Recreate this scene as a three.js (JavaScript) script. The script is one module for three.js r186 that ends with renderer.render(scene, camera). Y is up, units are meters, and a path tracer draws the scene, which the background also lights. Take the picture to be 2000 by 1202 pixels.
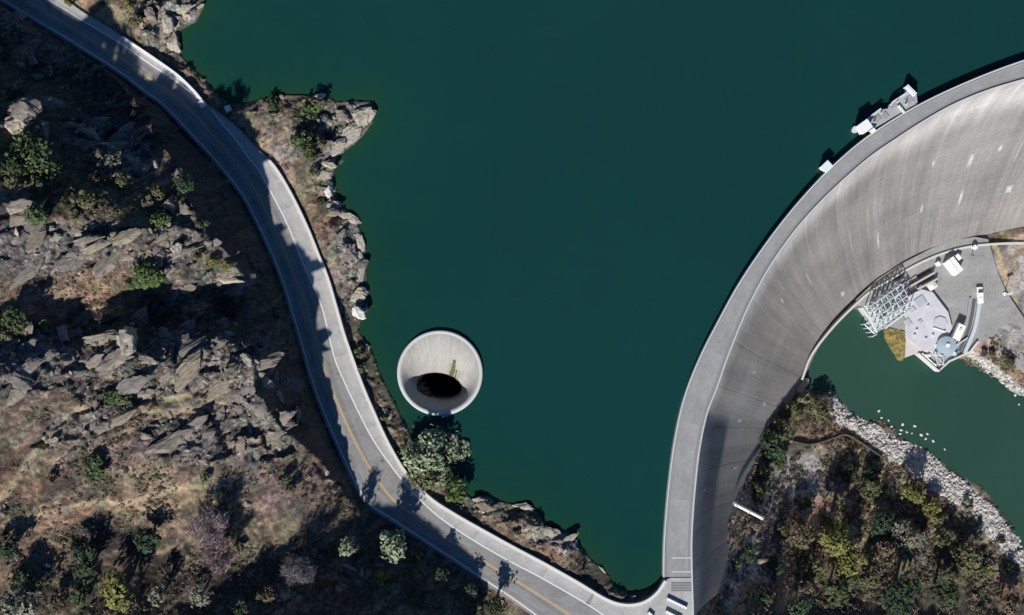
import * as THREE from 'three';
import { mergeGeometries, mergeVertices, toCreasedNormals } from 'three/addons/utils/BufferGeometryUtils.js';
import { Sky } from 'three/addons/objects/Sky.js';

// ---------------------------------------------------------------- camera, sky, sun, exposure
const scene = new THREE.Scene();
const CAM_Y = 308, HALF = 131 / 300;                 // metres above the lake; half width per metre of depth
const camera = new THREE.PerspectiveCamera(2 * Math.atan(HALF * 615 / 1024) * 180 / Math.PI, 1024 / 615, 1, 6000);
camera.up.set(0, 0, -1);
camera.position.set(0, CAM_Y, 0);
camera.lookAt(0, 0, 0);
scene.add(camera);
const SUN_EL = 38 * Math.PI / 180;
const sunDir = new THREE.Vector3(-0.315 * Math.cos(SUN_EL), Math.sin(SUN_EL), 0.949 * Math.cos(SUN_EL)).normalize();
const sky = new Sky();
sky.name = 'sky'; sky.userData.kind = 'structure';
sky.scale.setScalar(5000);
const U = sky.material.uniforms;
U.turbidity.value = 2.2; U.rayleigh.value = 1.2; U.mieCoefficient.value = 0.004;
if (U.cloudCoverage) U.cloudCoverage.value = 0;
U.sunPosition.value.copy(sunDir);
scene.add(sky);
scene.environmentIntensity = 0.1;
const sun = new THREE.DirectionalLight(new THREE.Color(1, 0.955, 0.89), 4.9);
sun.name = 'sun';
sun.position.copy(sunDir).multiplyScalar(500);
sun.castShadow = true; sun.shadow.radius = 2.5;
sun.shadow.mapSize.set(4096, 4096);
Object.assign(sun.shadow.camera, { left: -230, right: 230, top: 230, bottom: -230, near: 50, far: 1100 });
scene.add(sun, sun.target);
const renderer = new THREE.WebGLRenderer({ antialias: true });
renderer.toneMapping = THREE.LinearToneMapping;
renderer.toneMappingExposure = 1.12;
renderer.shadowMap.enabled = true;
renderer.setSize(1024, 615);

// ---------------------------------------------------------------- helpers
function rng(seed) { let a = seed >>> 0; return () => { a = (a + 0x6D2B79F5) >>> 0; let t = a; t = Math.imul(t ^ (t >>> 15), t | 1); t ^= t + Math.imul(t ^ (t >>> 7), t | 61); return ((t ^ (t >>> 14)) >>> 0) / 4294967296; }; }
function h2(i, j, k) { let h = Math.imul(i, 374761393) + Math.imul(j, 668265263) + Math.imul(k, 1274126177); h = Math.imul(h ^ (h >>> 13), 1274126177); return ((h ^ (h >>> 16)) >>> 0) / 4294967296; }
function noise(x, y, k = 0) {
  const i = Math.floor(x), j = Math.floor(y), fx = x - i, fy = y - j;
  const u = fx * fx * (3 - 2 * fx), v = fy * fy * (3 - 2 * fy);
  const a = h2(i, j, k), b = h2(i + 1, j, k), c = h2(i, j + 1, k), d = h2(i + 1, j + 1, k);
  return a + (b - a) * u + (c - a) * v + (a - b - c + d) * u * v;
}
function fbm(x, y, k, oct = 4, g = 0.5) { let s = 0, a = 1, n = 0; for (let o = 0; o < oct; o++) { s += a * noise(x, y, k + o); n += a; a *= g; x = x * 2.03 + 7.1; y = y * 2.03 - 3.3; } return s / n; }
// angular blocks: every cell is a tilted facet at a height of its own; returns [height, tone, edge]
const cellOut = [0, 0, 0];
function cells(x, y, k) {
  const i = Math.floor(x), j = Math.floor(y); let d1 = 9, d2 = 9, bi = 0, bj = 0, bx = 0, by = 0;
  for (let a = -1; a <= 1; a++) for (let b = -1; b <= 1; b++) {
    const cx = i + a + 0.1 + 0.8 * h2(i + a, j + b, k), cy = j + b + 0.1 + 0.8 * h2(i + a, j + b, k + 1);
    const d = (cx - x) * (cx - x) + (cy - y) * (cy - y);
    if (d < d1) { d2 = d1; d1 = d; bi = i + a; bj = j + b; bx = cx; by = cy; } else if (d < d2) d2 = d;
  }
  const t1 = h2(bi, bj, k + 2) - 0.5, t2 = h2(bi, bj, k + 3) - 0.5, r = h2(bi, bj, k + 4);
  cellOut[0] = r - 0.5 + 1.1 * (t1 * (x - bx) + t2 * (y - by)); cellOut[1] = h2(bi, bj, k + 5); cellOut[2] = Math.sqrt(d2) - Math.sqrt(d1);
  return cellOut;
}
const clamp = (x, a = 0, b = 1) => x < a ? a : x > b ? b : x;
const sstep = (a, b, x) => { const t = clamp((x - a) / (b - a)); return t * t * (3 - 2 * t); };
const mix = (a, b, t) => a + (b - a) * t;
const SC = y => (CAM_Y - y) * HALF / 1000;
const P = (u, v, y) => [(u - 1000) * SC(y), (v - 601) * SC(y)];      // where a survey point of the picture lies at height y
function spline(pts, n) {                                            // centripetal spline through [x, z] points, n even samples
  const c = new THREE.CatmullRomCurve3(pts.map(p => new THREE.Vector3(p[0], 0, p[1])), false, 'centripetal');
  c.arcLengthDivisions = 600;
  return c.getSpacedPoints(n - 1).map(p => [p.x, p.z]);
}
function segDist(pl, x, z) {                                         // distance, side (+ right of travel seen from above), index
  let best = 1e18, side = 0, idx = 0;
  for (let i = 0; i < pl.length - 1; i++) {
    const a = pl[i], b = pl[i + 1], dx = b[0] - a[0], dz = b[1] - a[1];
    let t = ((x - a[0]) * dx + (z - a[1]) * dz) / (dx * dx + dz * dz); t = t < 0 ? 0 : t > 1 ? 1 : t;
    const ex = x - a[0] - dx * t, ez = z - a[1] - dz * t, d = ex * ex + ez * ez;
    if (d < best) { best = d; side = dx * (z - a[1]) - dz * (x - a[0]); idx = i + t; }
  }
  return [Math.sqrt(best), side, idx];
}
function inside(pg, x, z) { let r = false; for (let i = 0, j = pg.length - 1; i < pg.length; j = i++) { const a = pg[i], b = pg[j]; if ((a[1] > z) !== (b[1] > z) && x < (b[0] - a[0]) * (z - a[1]) / (b[1] - a[1]) + a[0]) r = !r; } return r; }
function tps(anchors) {                                              // thin plate through [x, z, h]
  const n = anchors.length, N = n + 3, M = [];
  const ph = r2 => r2 < 1e-9 ? 0 : 0.5 * r2 * Math.log(r2);
  for (let i = 0; i < N; i++) M.push(new Float64Array(N + 1));
  for (let i = 0; i < n; i++) {
    for (let j = 0; j < n; j++) M[i][j] = ph((anchors[i][0] - anchors[j][0]) ** 2 + (anchors[i][1] - anchors[j][1]) ** 2);
    M[i][i] += 8;
    M[i][n] = M[n][i] = 1; M[i][n + 1] = M[n + 1][i] = anchors[i][0]; M[i][n + 2] = M[n + 2][i] = anchors[i][1]; M[i][N] = anchors[i][2];
  }
  for (let c = 0; c < N; c++) {
    let p = c; for (let r = c + 1; r < N; r++) if (Math.abs(M[r][c]) > Math.abs(M[p][c])) p = r;
    [M[c], M[p]] = [M[p], M[c]];
    for (let r = c + 1; r < N; r++) { const f = M[r][c] / M[c][c]; if (f) for (let k = c; k <= N; k++) M[r][k] -= f * M[c][k]; }
  }
  const w = new Float64Array(N);
  for (let r = N - 1; r >= 0; r--) { let s = M[r][N]; for (let k = r + 1; k < N; k++) s -= M[r][k] * w[k]; w[r] = s / M[r][r]; }
  return (x, z) => { let s = w[n] + w[n + 1] * x + w[n + 2] * z; for (let i = 0; i < n; i++) { const dx = x - anchors[i][0], dz = z - anchors[i][1]; s += w[i] * ph(dx * dx + dz * dz); } return s; };
}
const used = {};
function numbered(n) { const k = used[n] = (used[n] ?? -1) + 1; return k ? `${n}_${String(k).padStart(3, '0')}` : n; }
function tag(o, label, category, group) { o.userData.label = label; o.userData.category = category; if (group) o.userData.group = group; return o; }
function thing(name, label, category, [x, y, z] = [0, 0, 0], turn = 0, group) {
  const o = new THREE.Group(); o.name = numbered(name); o.position.set(x, y, z); o.rotation.y = turn; tag(o, label, category, group); scene.add(o); return o;
}
function part(name, geo, mat, parent) { const m = new THREE.Mesh(geo, mat); m.name = name; m.castShadow = m.receiveShadow = true; parent.add(m); return m; }
function struct(name, geo, mat) { const m = part(name, geo, mat, scene); m.userData.kind = 'structure'; return m; }
function box(w, h, d, x = 0, y = 0, z = 0, turn = 0) { const g = new THREE.BoxGeometry(w, h, d); g.translate(0, h / 2, 0); if (turn) g.rotateY(turn); g.translate(x, y, z); return g; }
function lin(r, g, b) { return new THREE.Color().setRGB(r, g, b); }
function std(r, g, b, rough = 0.9, more = {}) { return new THREE.MeshStandardMaterial({ color: lin(r, g, b), roughness: rough, ...more }); }
function texture(w, h, f, srgb = true) {                             // f(x, y) in 0..1 gives linear [r, g, b]
  const d = new Uint8Array(w * h * 4), e = c => 255 * clamp(srgb ? (c < 0.0031308 ? 12.92 * c : 1.055 * Math.pow(c, 1 / 2.4) - 0.055) : c);
  for (let j = 0; j < h; j++) for (let i = 0; i < w; i++) { const c = f((i + 0.5) / w, (j + 0.5) / h), k = 4 * (j * w + i); d[k] = e(c[0]); d[k + 1] = e(c[1]); d[k + 2] = e(c[2]); d[k + 3] = 255; }
  const t = new THREE.DataTexture(d, w, h); t.magFilter = THREE.LinearFilter; t.minFilter = THREE.LinearFilter; t.wrapS = t.wrapT = THREE.RepeatWrapping; if (srgb) t.colorSpace = THREE.SRGBColorSpace; t.needsUpdate = true; return t;
}
// a strip between two polylines of equal length; y may be a function of the index; uv in metres
function strip(A, B, y, uvs = 1, cols = 1) {
  const pos = [], uv = [], ix = []; let L = 0; const yf = typeof y === 'function' ? y : () => y;
  for (let i = 0; i < A.length; i++) {
    if (i) L += Math.hypot(A[i][0] - A[i - 1][0], A[i][1] - A[i - 1][1]);
    const w = Math.hypot(A[i][0] - B[i][0], A[i][1] - B[i][1]);
    for (let c = 0; c <= cols; c++) { const t = c / cols; pos.push(mix(A[i][0], B[i][0], t), yf(i), mix(A[i][1], B[i][1], t)); uv.push(w * t * uvs, L * uvs); }
    if (i) for (let c = 0; c < cols; c++) { const a = (i - 1) * (cols + 1) + c, b = a + cols + 1; ix.push(a, b, a + 1, a + 1, b, b + 1); }
  }
  const g = new THREE.BufferGeometry(); g.setAttribute('position', new THREE.Float32BufferAttribute(pos, 3)); g.setAttribute('uv', new THREE.Float32BufferAttribute(uv, 2)); g.setIndex(ix); g.computeVertexNormals();
  if (g.attributes.normal.getY(0) < 0) { g.setIndex(ix.map((_, i) => ix[i - i % 3 + 2 - i % 3])); g.computeVertexNormals(); }
  return g;
}
function offset(pl, d) {                                             // polyline moved d metres to its right (seen from above)
  return pl.map((p, i) => { const a = pl[Math.max(0, i - 1)], b = pl[Math.min(pl.length - 1, i + 1)]; const dx = b[0] - a[0], dz = b[1] - a[1], l = Math.hypot(dx, dz); return [p[0] - dz / l * d, p[1] + dx / l * d]; });
}
// a wall of rectangular section along a polyline
function wallAlong(pl, w, y0, y1, bevel = 0.06) {
  const sec = [[-w / 2, y0], [-w / 2, y1 - bevel], [-w / 2 + bevel, y1], [w / 2 - bevel, y1], [w / 2, y1 - bevel], [w / 2, y0]];
  const rows = sec.map(s => offset(pl, s[0])), gs = [];
  const pos = [], ix = [];
  for (let k = 0; k < sec.length - 1; k++) {
    const base = pos.length / 3;
    for (let i = 0; i < pl.length; i++) { pos.push(rows[k][i][0], sec[k][1], rows[k][i][1], rows[k + 1][i][0], sec[k + 1][1], rows[k + 1][i][1]); }
    for (let i = 0; i < pl.length - 1; i++) { const a = base + 2 * i; ix.push(a, a + 2, a + 1, a + 1, a + 2, a + 3); }
  }
  for (const e of [0, pl.length - 1]) { const b = pos.length / 3; for (let k = 0; k < 6; k++) pos.push(rows[k][e][0], sec[k][1], rows[k][e][1]); for (let k = 1; k < 5; k++) e ? ix.push(b, b + k, b + k + 1) : ix.push(b, b + k + 1, b + k); }
  const g = new THREE.BufferGeometry(); g.setAttribute('position', new THREE.Float32BufferAttribute(pos, 3)); g.setIndex(ix); g.computeVertexNormals();
  g.setAttribute('uv', new THREE.Float32BufferAttribute(new Float32Array(pos.length / 3 * 2).map((_, i) => i & 1 ? pos[(i >> 1) * 3 + 2] : pos[(i >> 1) * 3]), 2));
  return g;
}
// prism over a polygon of [x, z]
function prism(pg, y0, y1, bevel = 0) {
  const s = new THREE.Shape(pg.map(p => new THREE.Vector2(p[0], -p[1])));
  const g = new THREE.ExtrudeGeometry(s, { depth: y1 - y0 - bevel, bevelEnabled: bevel > 0, bevelThickness: bevel, bevelSize: bevel, bevelOffset: -bevel, bevelSegments: 1 });
  g.rotateX(-Math.PI / 2); g.translate(0, y0, 0); return g;
}
function tubeGeo(a, b, r0, r1, seg = 6) {
  const A = new THREE.Vector3(...a), B = new THREE.Vector3(...b), d = B.clone().sub(A), g = new THREE.CylinderGeometry(r1, r0, d.length(), seg, 1);
  g.translate(0, d.length() / 2, 0); g.applyQuaternion(new THREE.Quaternion().setFromUnitVectors(new THREE.Vector3(0, 1, 0), d.normalize())); g.translate(...a); return g;
}

// ---------------------------------------------------------------- survey lines (picture points, taken to the ground at their heights)
const ROAD_Y = 8.5, CREST_Y = 8.5, LAKE_Y = 6.9;
const pw = (list, y) => list.map(p => P(p[0], p[1], y));
const edgeLeft = spline(pw([[-180, -110], [-90, -60], [0, -4], [80, 44], [140, 80], [205, 121], [245, 148], [285, 179], [312, 198], [340, 225], [370, 257], [402, 291], [440, 335], [478, 386], [500, 428], [525, 480], [545, 528], [560, 570], [575, 622], [590, 672], [608, 735], [625, 785], [640, 822], [660, 868], [682, 918], [702, 957], [724, 986], [760, 1010], [800, 1036], [850, 1069], [900, 1101], [950, 1135], [1000, 1168], [1045, 1200], [1100, 1242], [1150, 1300], [1180, 1400], [1182, 1500]], ROAD_Y), 400);
const edgeRight = spline(pw([[-145, -165], [-50, -105], [40, -40], [95, 0], [130, 21], [160, 40], [200, 63], [250, 95], [295, 127], [335, 153], [362, 173], [388, 192], [410, 211], [432, 240], [460, 272], [480, 301], [502, 328], [518, 355], [540, 396], [560, 436], [575, 472], [592, 515], [612, 560], [630, 605], [642, 655], [655, 705], [672, 745], [700, 805], [728, 858], [765, 912], [800, 955], [850, 1004], [900, 1040], [950, 1071], [1000, 1099], [1050, 1125], [1110, 1159], [1155, 1186], [1195, 1215], [1225, 1250], [1240, 1300], [1245, 1400], [1245, 1500]], ROAD_Y), 400);
const outer = spline(pw([[-135, -185], [-40, -122], [50, -58], [105, -22], [145, 12], [175, 32], [212, 54], [242, 75], [300, 114], [350, 150], [380, 179], [402, 204], [432, 226], [468, 255], [500, 290], [534, 323], [565, 372], [600, 443], [622, 497], [640, 542], [658, 603], [672, 652], [690, 703], [708, 752], [727, 797], [760, 868], [795, 925], [840, 972], [890, 1005], [950, 1039], [1010, 1072], [1070, 1104], [1130, 1138], [1180, 1168], [1205, 1178], [1230, 1181], [1258, 1175], [1282, 1158], [1299, 1134]], ROAD_Y), 420);
const centre = edgeLeft.map((p, i) => { const q = edgeRight[i]; return [mix(p[0], q[0], 0.5), mix(p[1], q[1], 0.5)]; });
const shore = pw([[380, -700], [420, -300], [430, -120], [412, -40], [400, 0], [398, 15], [383, 42], [352, 60], [350, 85], [352, 108], [375, 130], [405, 162], [430, 188], [450, 203], [472, 205], [500, 196], [525, 189], [560, 186], [600, 186], [622, 183], [642, 190], [655, 199], [700, 195], [727, 200], [733, 216], [728, 240], [712, 261], [698, 277], [670, 298], [655, 312], [652, 340], [656, 365], [662, 398], [688, 419], [703, 448], [712, 490], [715, 530], [718, 570], [719, 602], [705, 624], [700, 645], [713, 666], [728, 690], [742, 730], [762, 770], [785, 815], [800, 845], [820, 880], [860, 925], [905, 960], [925, 974], [948, 968], [965, 976], [1000, 984], [1040, 988], [1052, 1008], [1078, 1035], [1128, 1042], [1130, 1060], [1152, 1090], [1190, 1125], [1205, 1150], [1235, 1160], [1275, 1150], [1296, 1128]], LAKE_Y);
// the dam: foot of the upstream wall at water level, and the downstream edge of the crest
const damUp = spline([...pw([[1297, 1260], [1294, 1190], [1293, 1130], [1294, 1060], [1298, 1000], [1304, 937], [1315, 855], [1333, 775], [1362, 700], [1400, 625], [1440, 553], [1500, 465], [1560, 390], [1620, 327], [1690, 268], [1790, 206], [1900, 155], [2000, 118], [2110, 87], [2230, 66], [2360, 58], [2500, 66]], LAKE_Y)], 700);
const damDown = spline(pw([[1354, 1236], [1355, 1202], [1353, 1130], [1352, 1062], [1355, 998], [1359, 950], [1367, 880], [1382, 808], [1402, 755], [1425, 690], [1463, 598], [1505, 520], [1562, 441], [1622, 377], [1700, 308], [1752, 272], [1800, 241], [1860, 207], [1930, 178], [2000, 157], [2110, 127], [2230, 107], [2360, 99], [2500, 107]], CREST_Y), 260);
const lakePoly = [...shore, ...damUp.filter(p => p[1] < P(0, 1128, LAKE_Y)[1]).filter((_, i) => i % 5 === 0), [400, -300], [900, -1500], [-300, -1500]];

// ---------------------------------------------------------------- terrain heights
const hillAnchors = [
  // upper spur: rim, face above the road, back, slope down to the ravine
  [46, 208, 31], [92, 212, 24], [125, 232, 17.5], [180, 258, 16], [225, 282, 16.5], [285, 322, 21], [340, 372, 28], [390, 430, 29], [430, 470, 25], [475, 543, 21.5],
  [100, 170, 16], [200, 180, 12], [280, 245, 16], [0, 130, 19], [20, 90, 16], [70, 80, 12.5], [60, 140, 15], [-40, 30, 15], [0, 205, 24], [18, 200, 24],
  [0, 300, 36], [150, 330, 27], [300, 420, 30], [100, 430, 35], [0, 450, 42], [250, 500, 34], [350, 530, 29], [220, 400, 33],
  [150, 588, 28], [300, 572, 25], [400, 588, 20], [0, 600, 34], [480, 590, 16],
  [150, 622, 25], [300, 618, 19], [450, 618, 14], [540, 610, 10],
  // lower spur: rim, back, edge above the road
  [105, 652, 33], [250, 642, 33], [330, 664, 31], [430, 646, 28], [480, 668, 27], [520, 720, 29], [555, 765, 29.5], [580, 800, 28], [600, 850, 21], [625, 900, 16.5], [690, 985, 11], [715, 1000, 9.5],
  [0, 700, 40], [150, 760, 37], [300, 760, 34], [450, 760, 29], [500, 850, 26], [0, 850, 40], [200, 900, 36], [400, 900, 31], [550, 930, 23], [610, 980, 18],
  [0, 1000, 38], [200, 1000, 33], [400, 1000, 28], [600, 1040, 17], [280, 1090, 26], [415, 1060, 27],
  [100, 1100, 35], [500, 1100, 22], [700, 1080, 11], [770, 1070, 9.5], [700, 1150, 14], [850, 1130, 10], [900, 1200, 14], [600, 1200, 23], [300, 1202, 32], [0, 1202, 38],
  // beyond the frame
  [400, 1360, 43], [650, 1350, 39], [850, 1350, 30], [980, 1330, 17], [1150, 1420, 10], [1000, 1260, 10], [0, 1400, 46], [1200, 1700, 8], [800, 1700, 16], [-250, 300, 50], [-250, 700, 52], [-250, 1100, 52], [-250, -100, 34], [-150, 20, 18],
].map(([u, v, h]) => [...P(u, v, h), h]);
const RIVER_Y = -75;
const bankAnchors = [
  [1545, 755, -75], [1575, 764, -75], [1632, 770, -75], [1712, 820, -75], [1815, 888, -75], [1915, 950, -75], [1978, 1030, -75], [2018, 1070, -75], [2075, 1125, -75],
  [1590, 805, -72.6], [1660, 850, -73.4], [1750, 920, -73.3], [1850, 985, -73.3], [1915, 1055, -73.5], [1970, 1110, -73.5],
  [1530, 828, -66], [1518, 855, -64.5], [1487, 940, -58.5], [1437, 1005, -42.5], [1428, 1090, -40], [1415, 1150, -35], [1400, 1202, -27],
  [1560, 930, -68], [1640, 900, -71], [1600, 1040, -66.5], [1700, 1000, -71], [1800, 1050, -72], [1650, 1120, -65], [1750, 1130, -68.5], [1850, 1130, -71], [1950, 1140, -72.5],
  [1500, 1080, -54], [1500, 1180, -45], [1600, 1202, -58], [1750, 1202, -64], [1900, 1202, -68], [2000, 1202, -70], [1500, 1300, -38], [1650, 1330, -46], [1850, 1330, -55], [2050, 1300, -66], [1500, 1500, -34], [1750, 1550, -44], [2000, 1550, -60], [1420, 1600, -22], [1420, 1350, -22],
  [1650, 750, -79], [1700, 760, -80], [1850, 800, -82], [1950, 880, -82], [2050, 1000, -82], [1600, 710, -80],
  [1690, 628, -76], [1715, 650, -76], [1740, 704, -76], [1765, 712, -76], [1786, 695, -76], [1832, 728, -77], [1872, 702, -75.4], [1925, 727, -75], [1962, 752, -75], [2000, 777, -75],
  [1700, 560, -72], [1800, 570, -71.4], [1900, 560, -71.3], [2000, 500, -71], [1900, 640, -71.5], [1950, 640, -71], [2000, 640, -71], [1930, 695, -71.8], [2000, 720, -71.8], [2000, 750, -73.6],
  [2150, 600, -68], [2200, 900, -80], [2200, 300, -66], [1800, 430, -74], [2000, 400, -72], [2300, 600, -40],
].map(([u, v, h]) => [...P(u, v, h), h]);
const hillT = tps(hillAnchors), bankT = tps(bankAnchors);
const Z_END = P(0, 1129, CREST_Y)[1];
const X_S = P(1356, 0, CREST_Y)[0];
const damDownC = damDown.filter((_, i) => i % 2 === 0), shoreC = shore, leftC = edgeLeft.filter((_, i) => i % 3 === 0), outerC = outer.filter((_, i) => i % 3 === 0);
// zones: 0 lake, 1 hill, 2 road level, 3 lake bank, 4 under the dam, 5 canyon
const G = { zone: 0, d: 0, e: 0 };
function baseHeight(x, z) {
  let dd;
  if (x > 20 || z < -90) {
    const s = segDist(damDownC, x, z); dd = (s[1] > 0 ? 1 : -1) * s[0];         // damDown runs from the bottom to the top right
    if (z > damDown[0][1]) dd = x - (X_S - 0.9 * (z - damDown[0][1])) - 0.3;
    if (z > damDown[0][1] && x < 8) dd = -99;
  } else dd = -99;
  G.d = dd;
  if (dd > -2.4 && (dd > 0 || z < Z_END)) {
    G.zone = 5; let b = bankT(x, z);
    if (z > 96) b = Math.min(b, mix(b, -30, sstep(96, 120, z)));
    if (x > 190) b = mix(b, -60 + 0.25 * (x - 190), sstep(190, 300, x));
    const k = sstep(Z_END - 5, Z_END + 4, z);
    G.e = 0;
    if (k > 0) b = Math.max(b, 7.9 - mix(20, 8, k) * Math.max(0, dd + 0.2));
    return b;
  }
  if (inside(lakePoly, x, z)) { G.zone = 0; const s = segDist(shoreC, x, z)[0]; G.d = s; return LAKE_Y - Math.min(16, 0.1 + 0.75 * s); }
  const l = segDist(leftC, x, z);
  if (l[1] > 0 && l[0] > 0.7) {
    G.zone = 1; G.d = l[0] - 0.7;
    let t = hillT(x, z);
    const out = Math.max(-130 - x, z - 105, -105 - z, 0);
    if (out > 0) t = mix(t, mix(40 + 22 * fbm(x / 90, z / 90, 31, 3), 9, sstep(-60, -5, x)), sstep(0, 70, out));
    if (x > -20) t = Math.min(t, mix(t, 9, sstep(-20, 5, x)));
    const c = ROAD_Y - 0.15 + (2.6 + 1.3 * noise(x / 9, z / 9, 3)) * Math.max(0, G.d - 0.5 - 0.8 * noise(x / 5, z / 5, 4));
    G.e = clamp((c - t) / 6);
    return Math.min(c, Math.max(t, ROAD_Y - 0.1));
  }
  const o = segDist(outerC, x, z);
  if (o[1] >= 0 || o[0] < 0.3) {
    if (z < Z_END - 0.2 && x > 37) { G.zone = 4; return -14; }
    G.zone = 2; return ROAD_Y - 0.12;
  }
  if (x > 36 && z < Z_END) { G.zone = 4; return -14; }
  G.zone = 3; const s = segDist(shoreC, x, z)[0], t = o[0] / (o[0] + s); G.d = o[0]; G.e = s;
  return mix(8.1, LAKE_Y + 0.05, Math.pow(t, 1.0 + 0.9 * noise(x / 12, z / 12, 8))) - 0.6 * Math.exp(-o[0]) + 1.7 * Math.sin(Math.PI * Math.min(1, t * 1.05)) * sstep(5, 13, o[0] + s);
}
function ground(u, v, up = 0) {                                      // the ground seen at a picture point: [x, y, z]
  let y = u > 1360 ? -65 : u < 700 ? 25 : 5;
  for (let i = 0; i < 14; i++) { const [x, z] = P(u, v, y + up); y = mix(y, baseHeight(x, z), 0.6); }
  const [x, z] = P(u, v, y + up); return [x, y, z];
}
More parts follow.
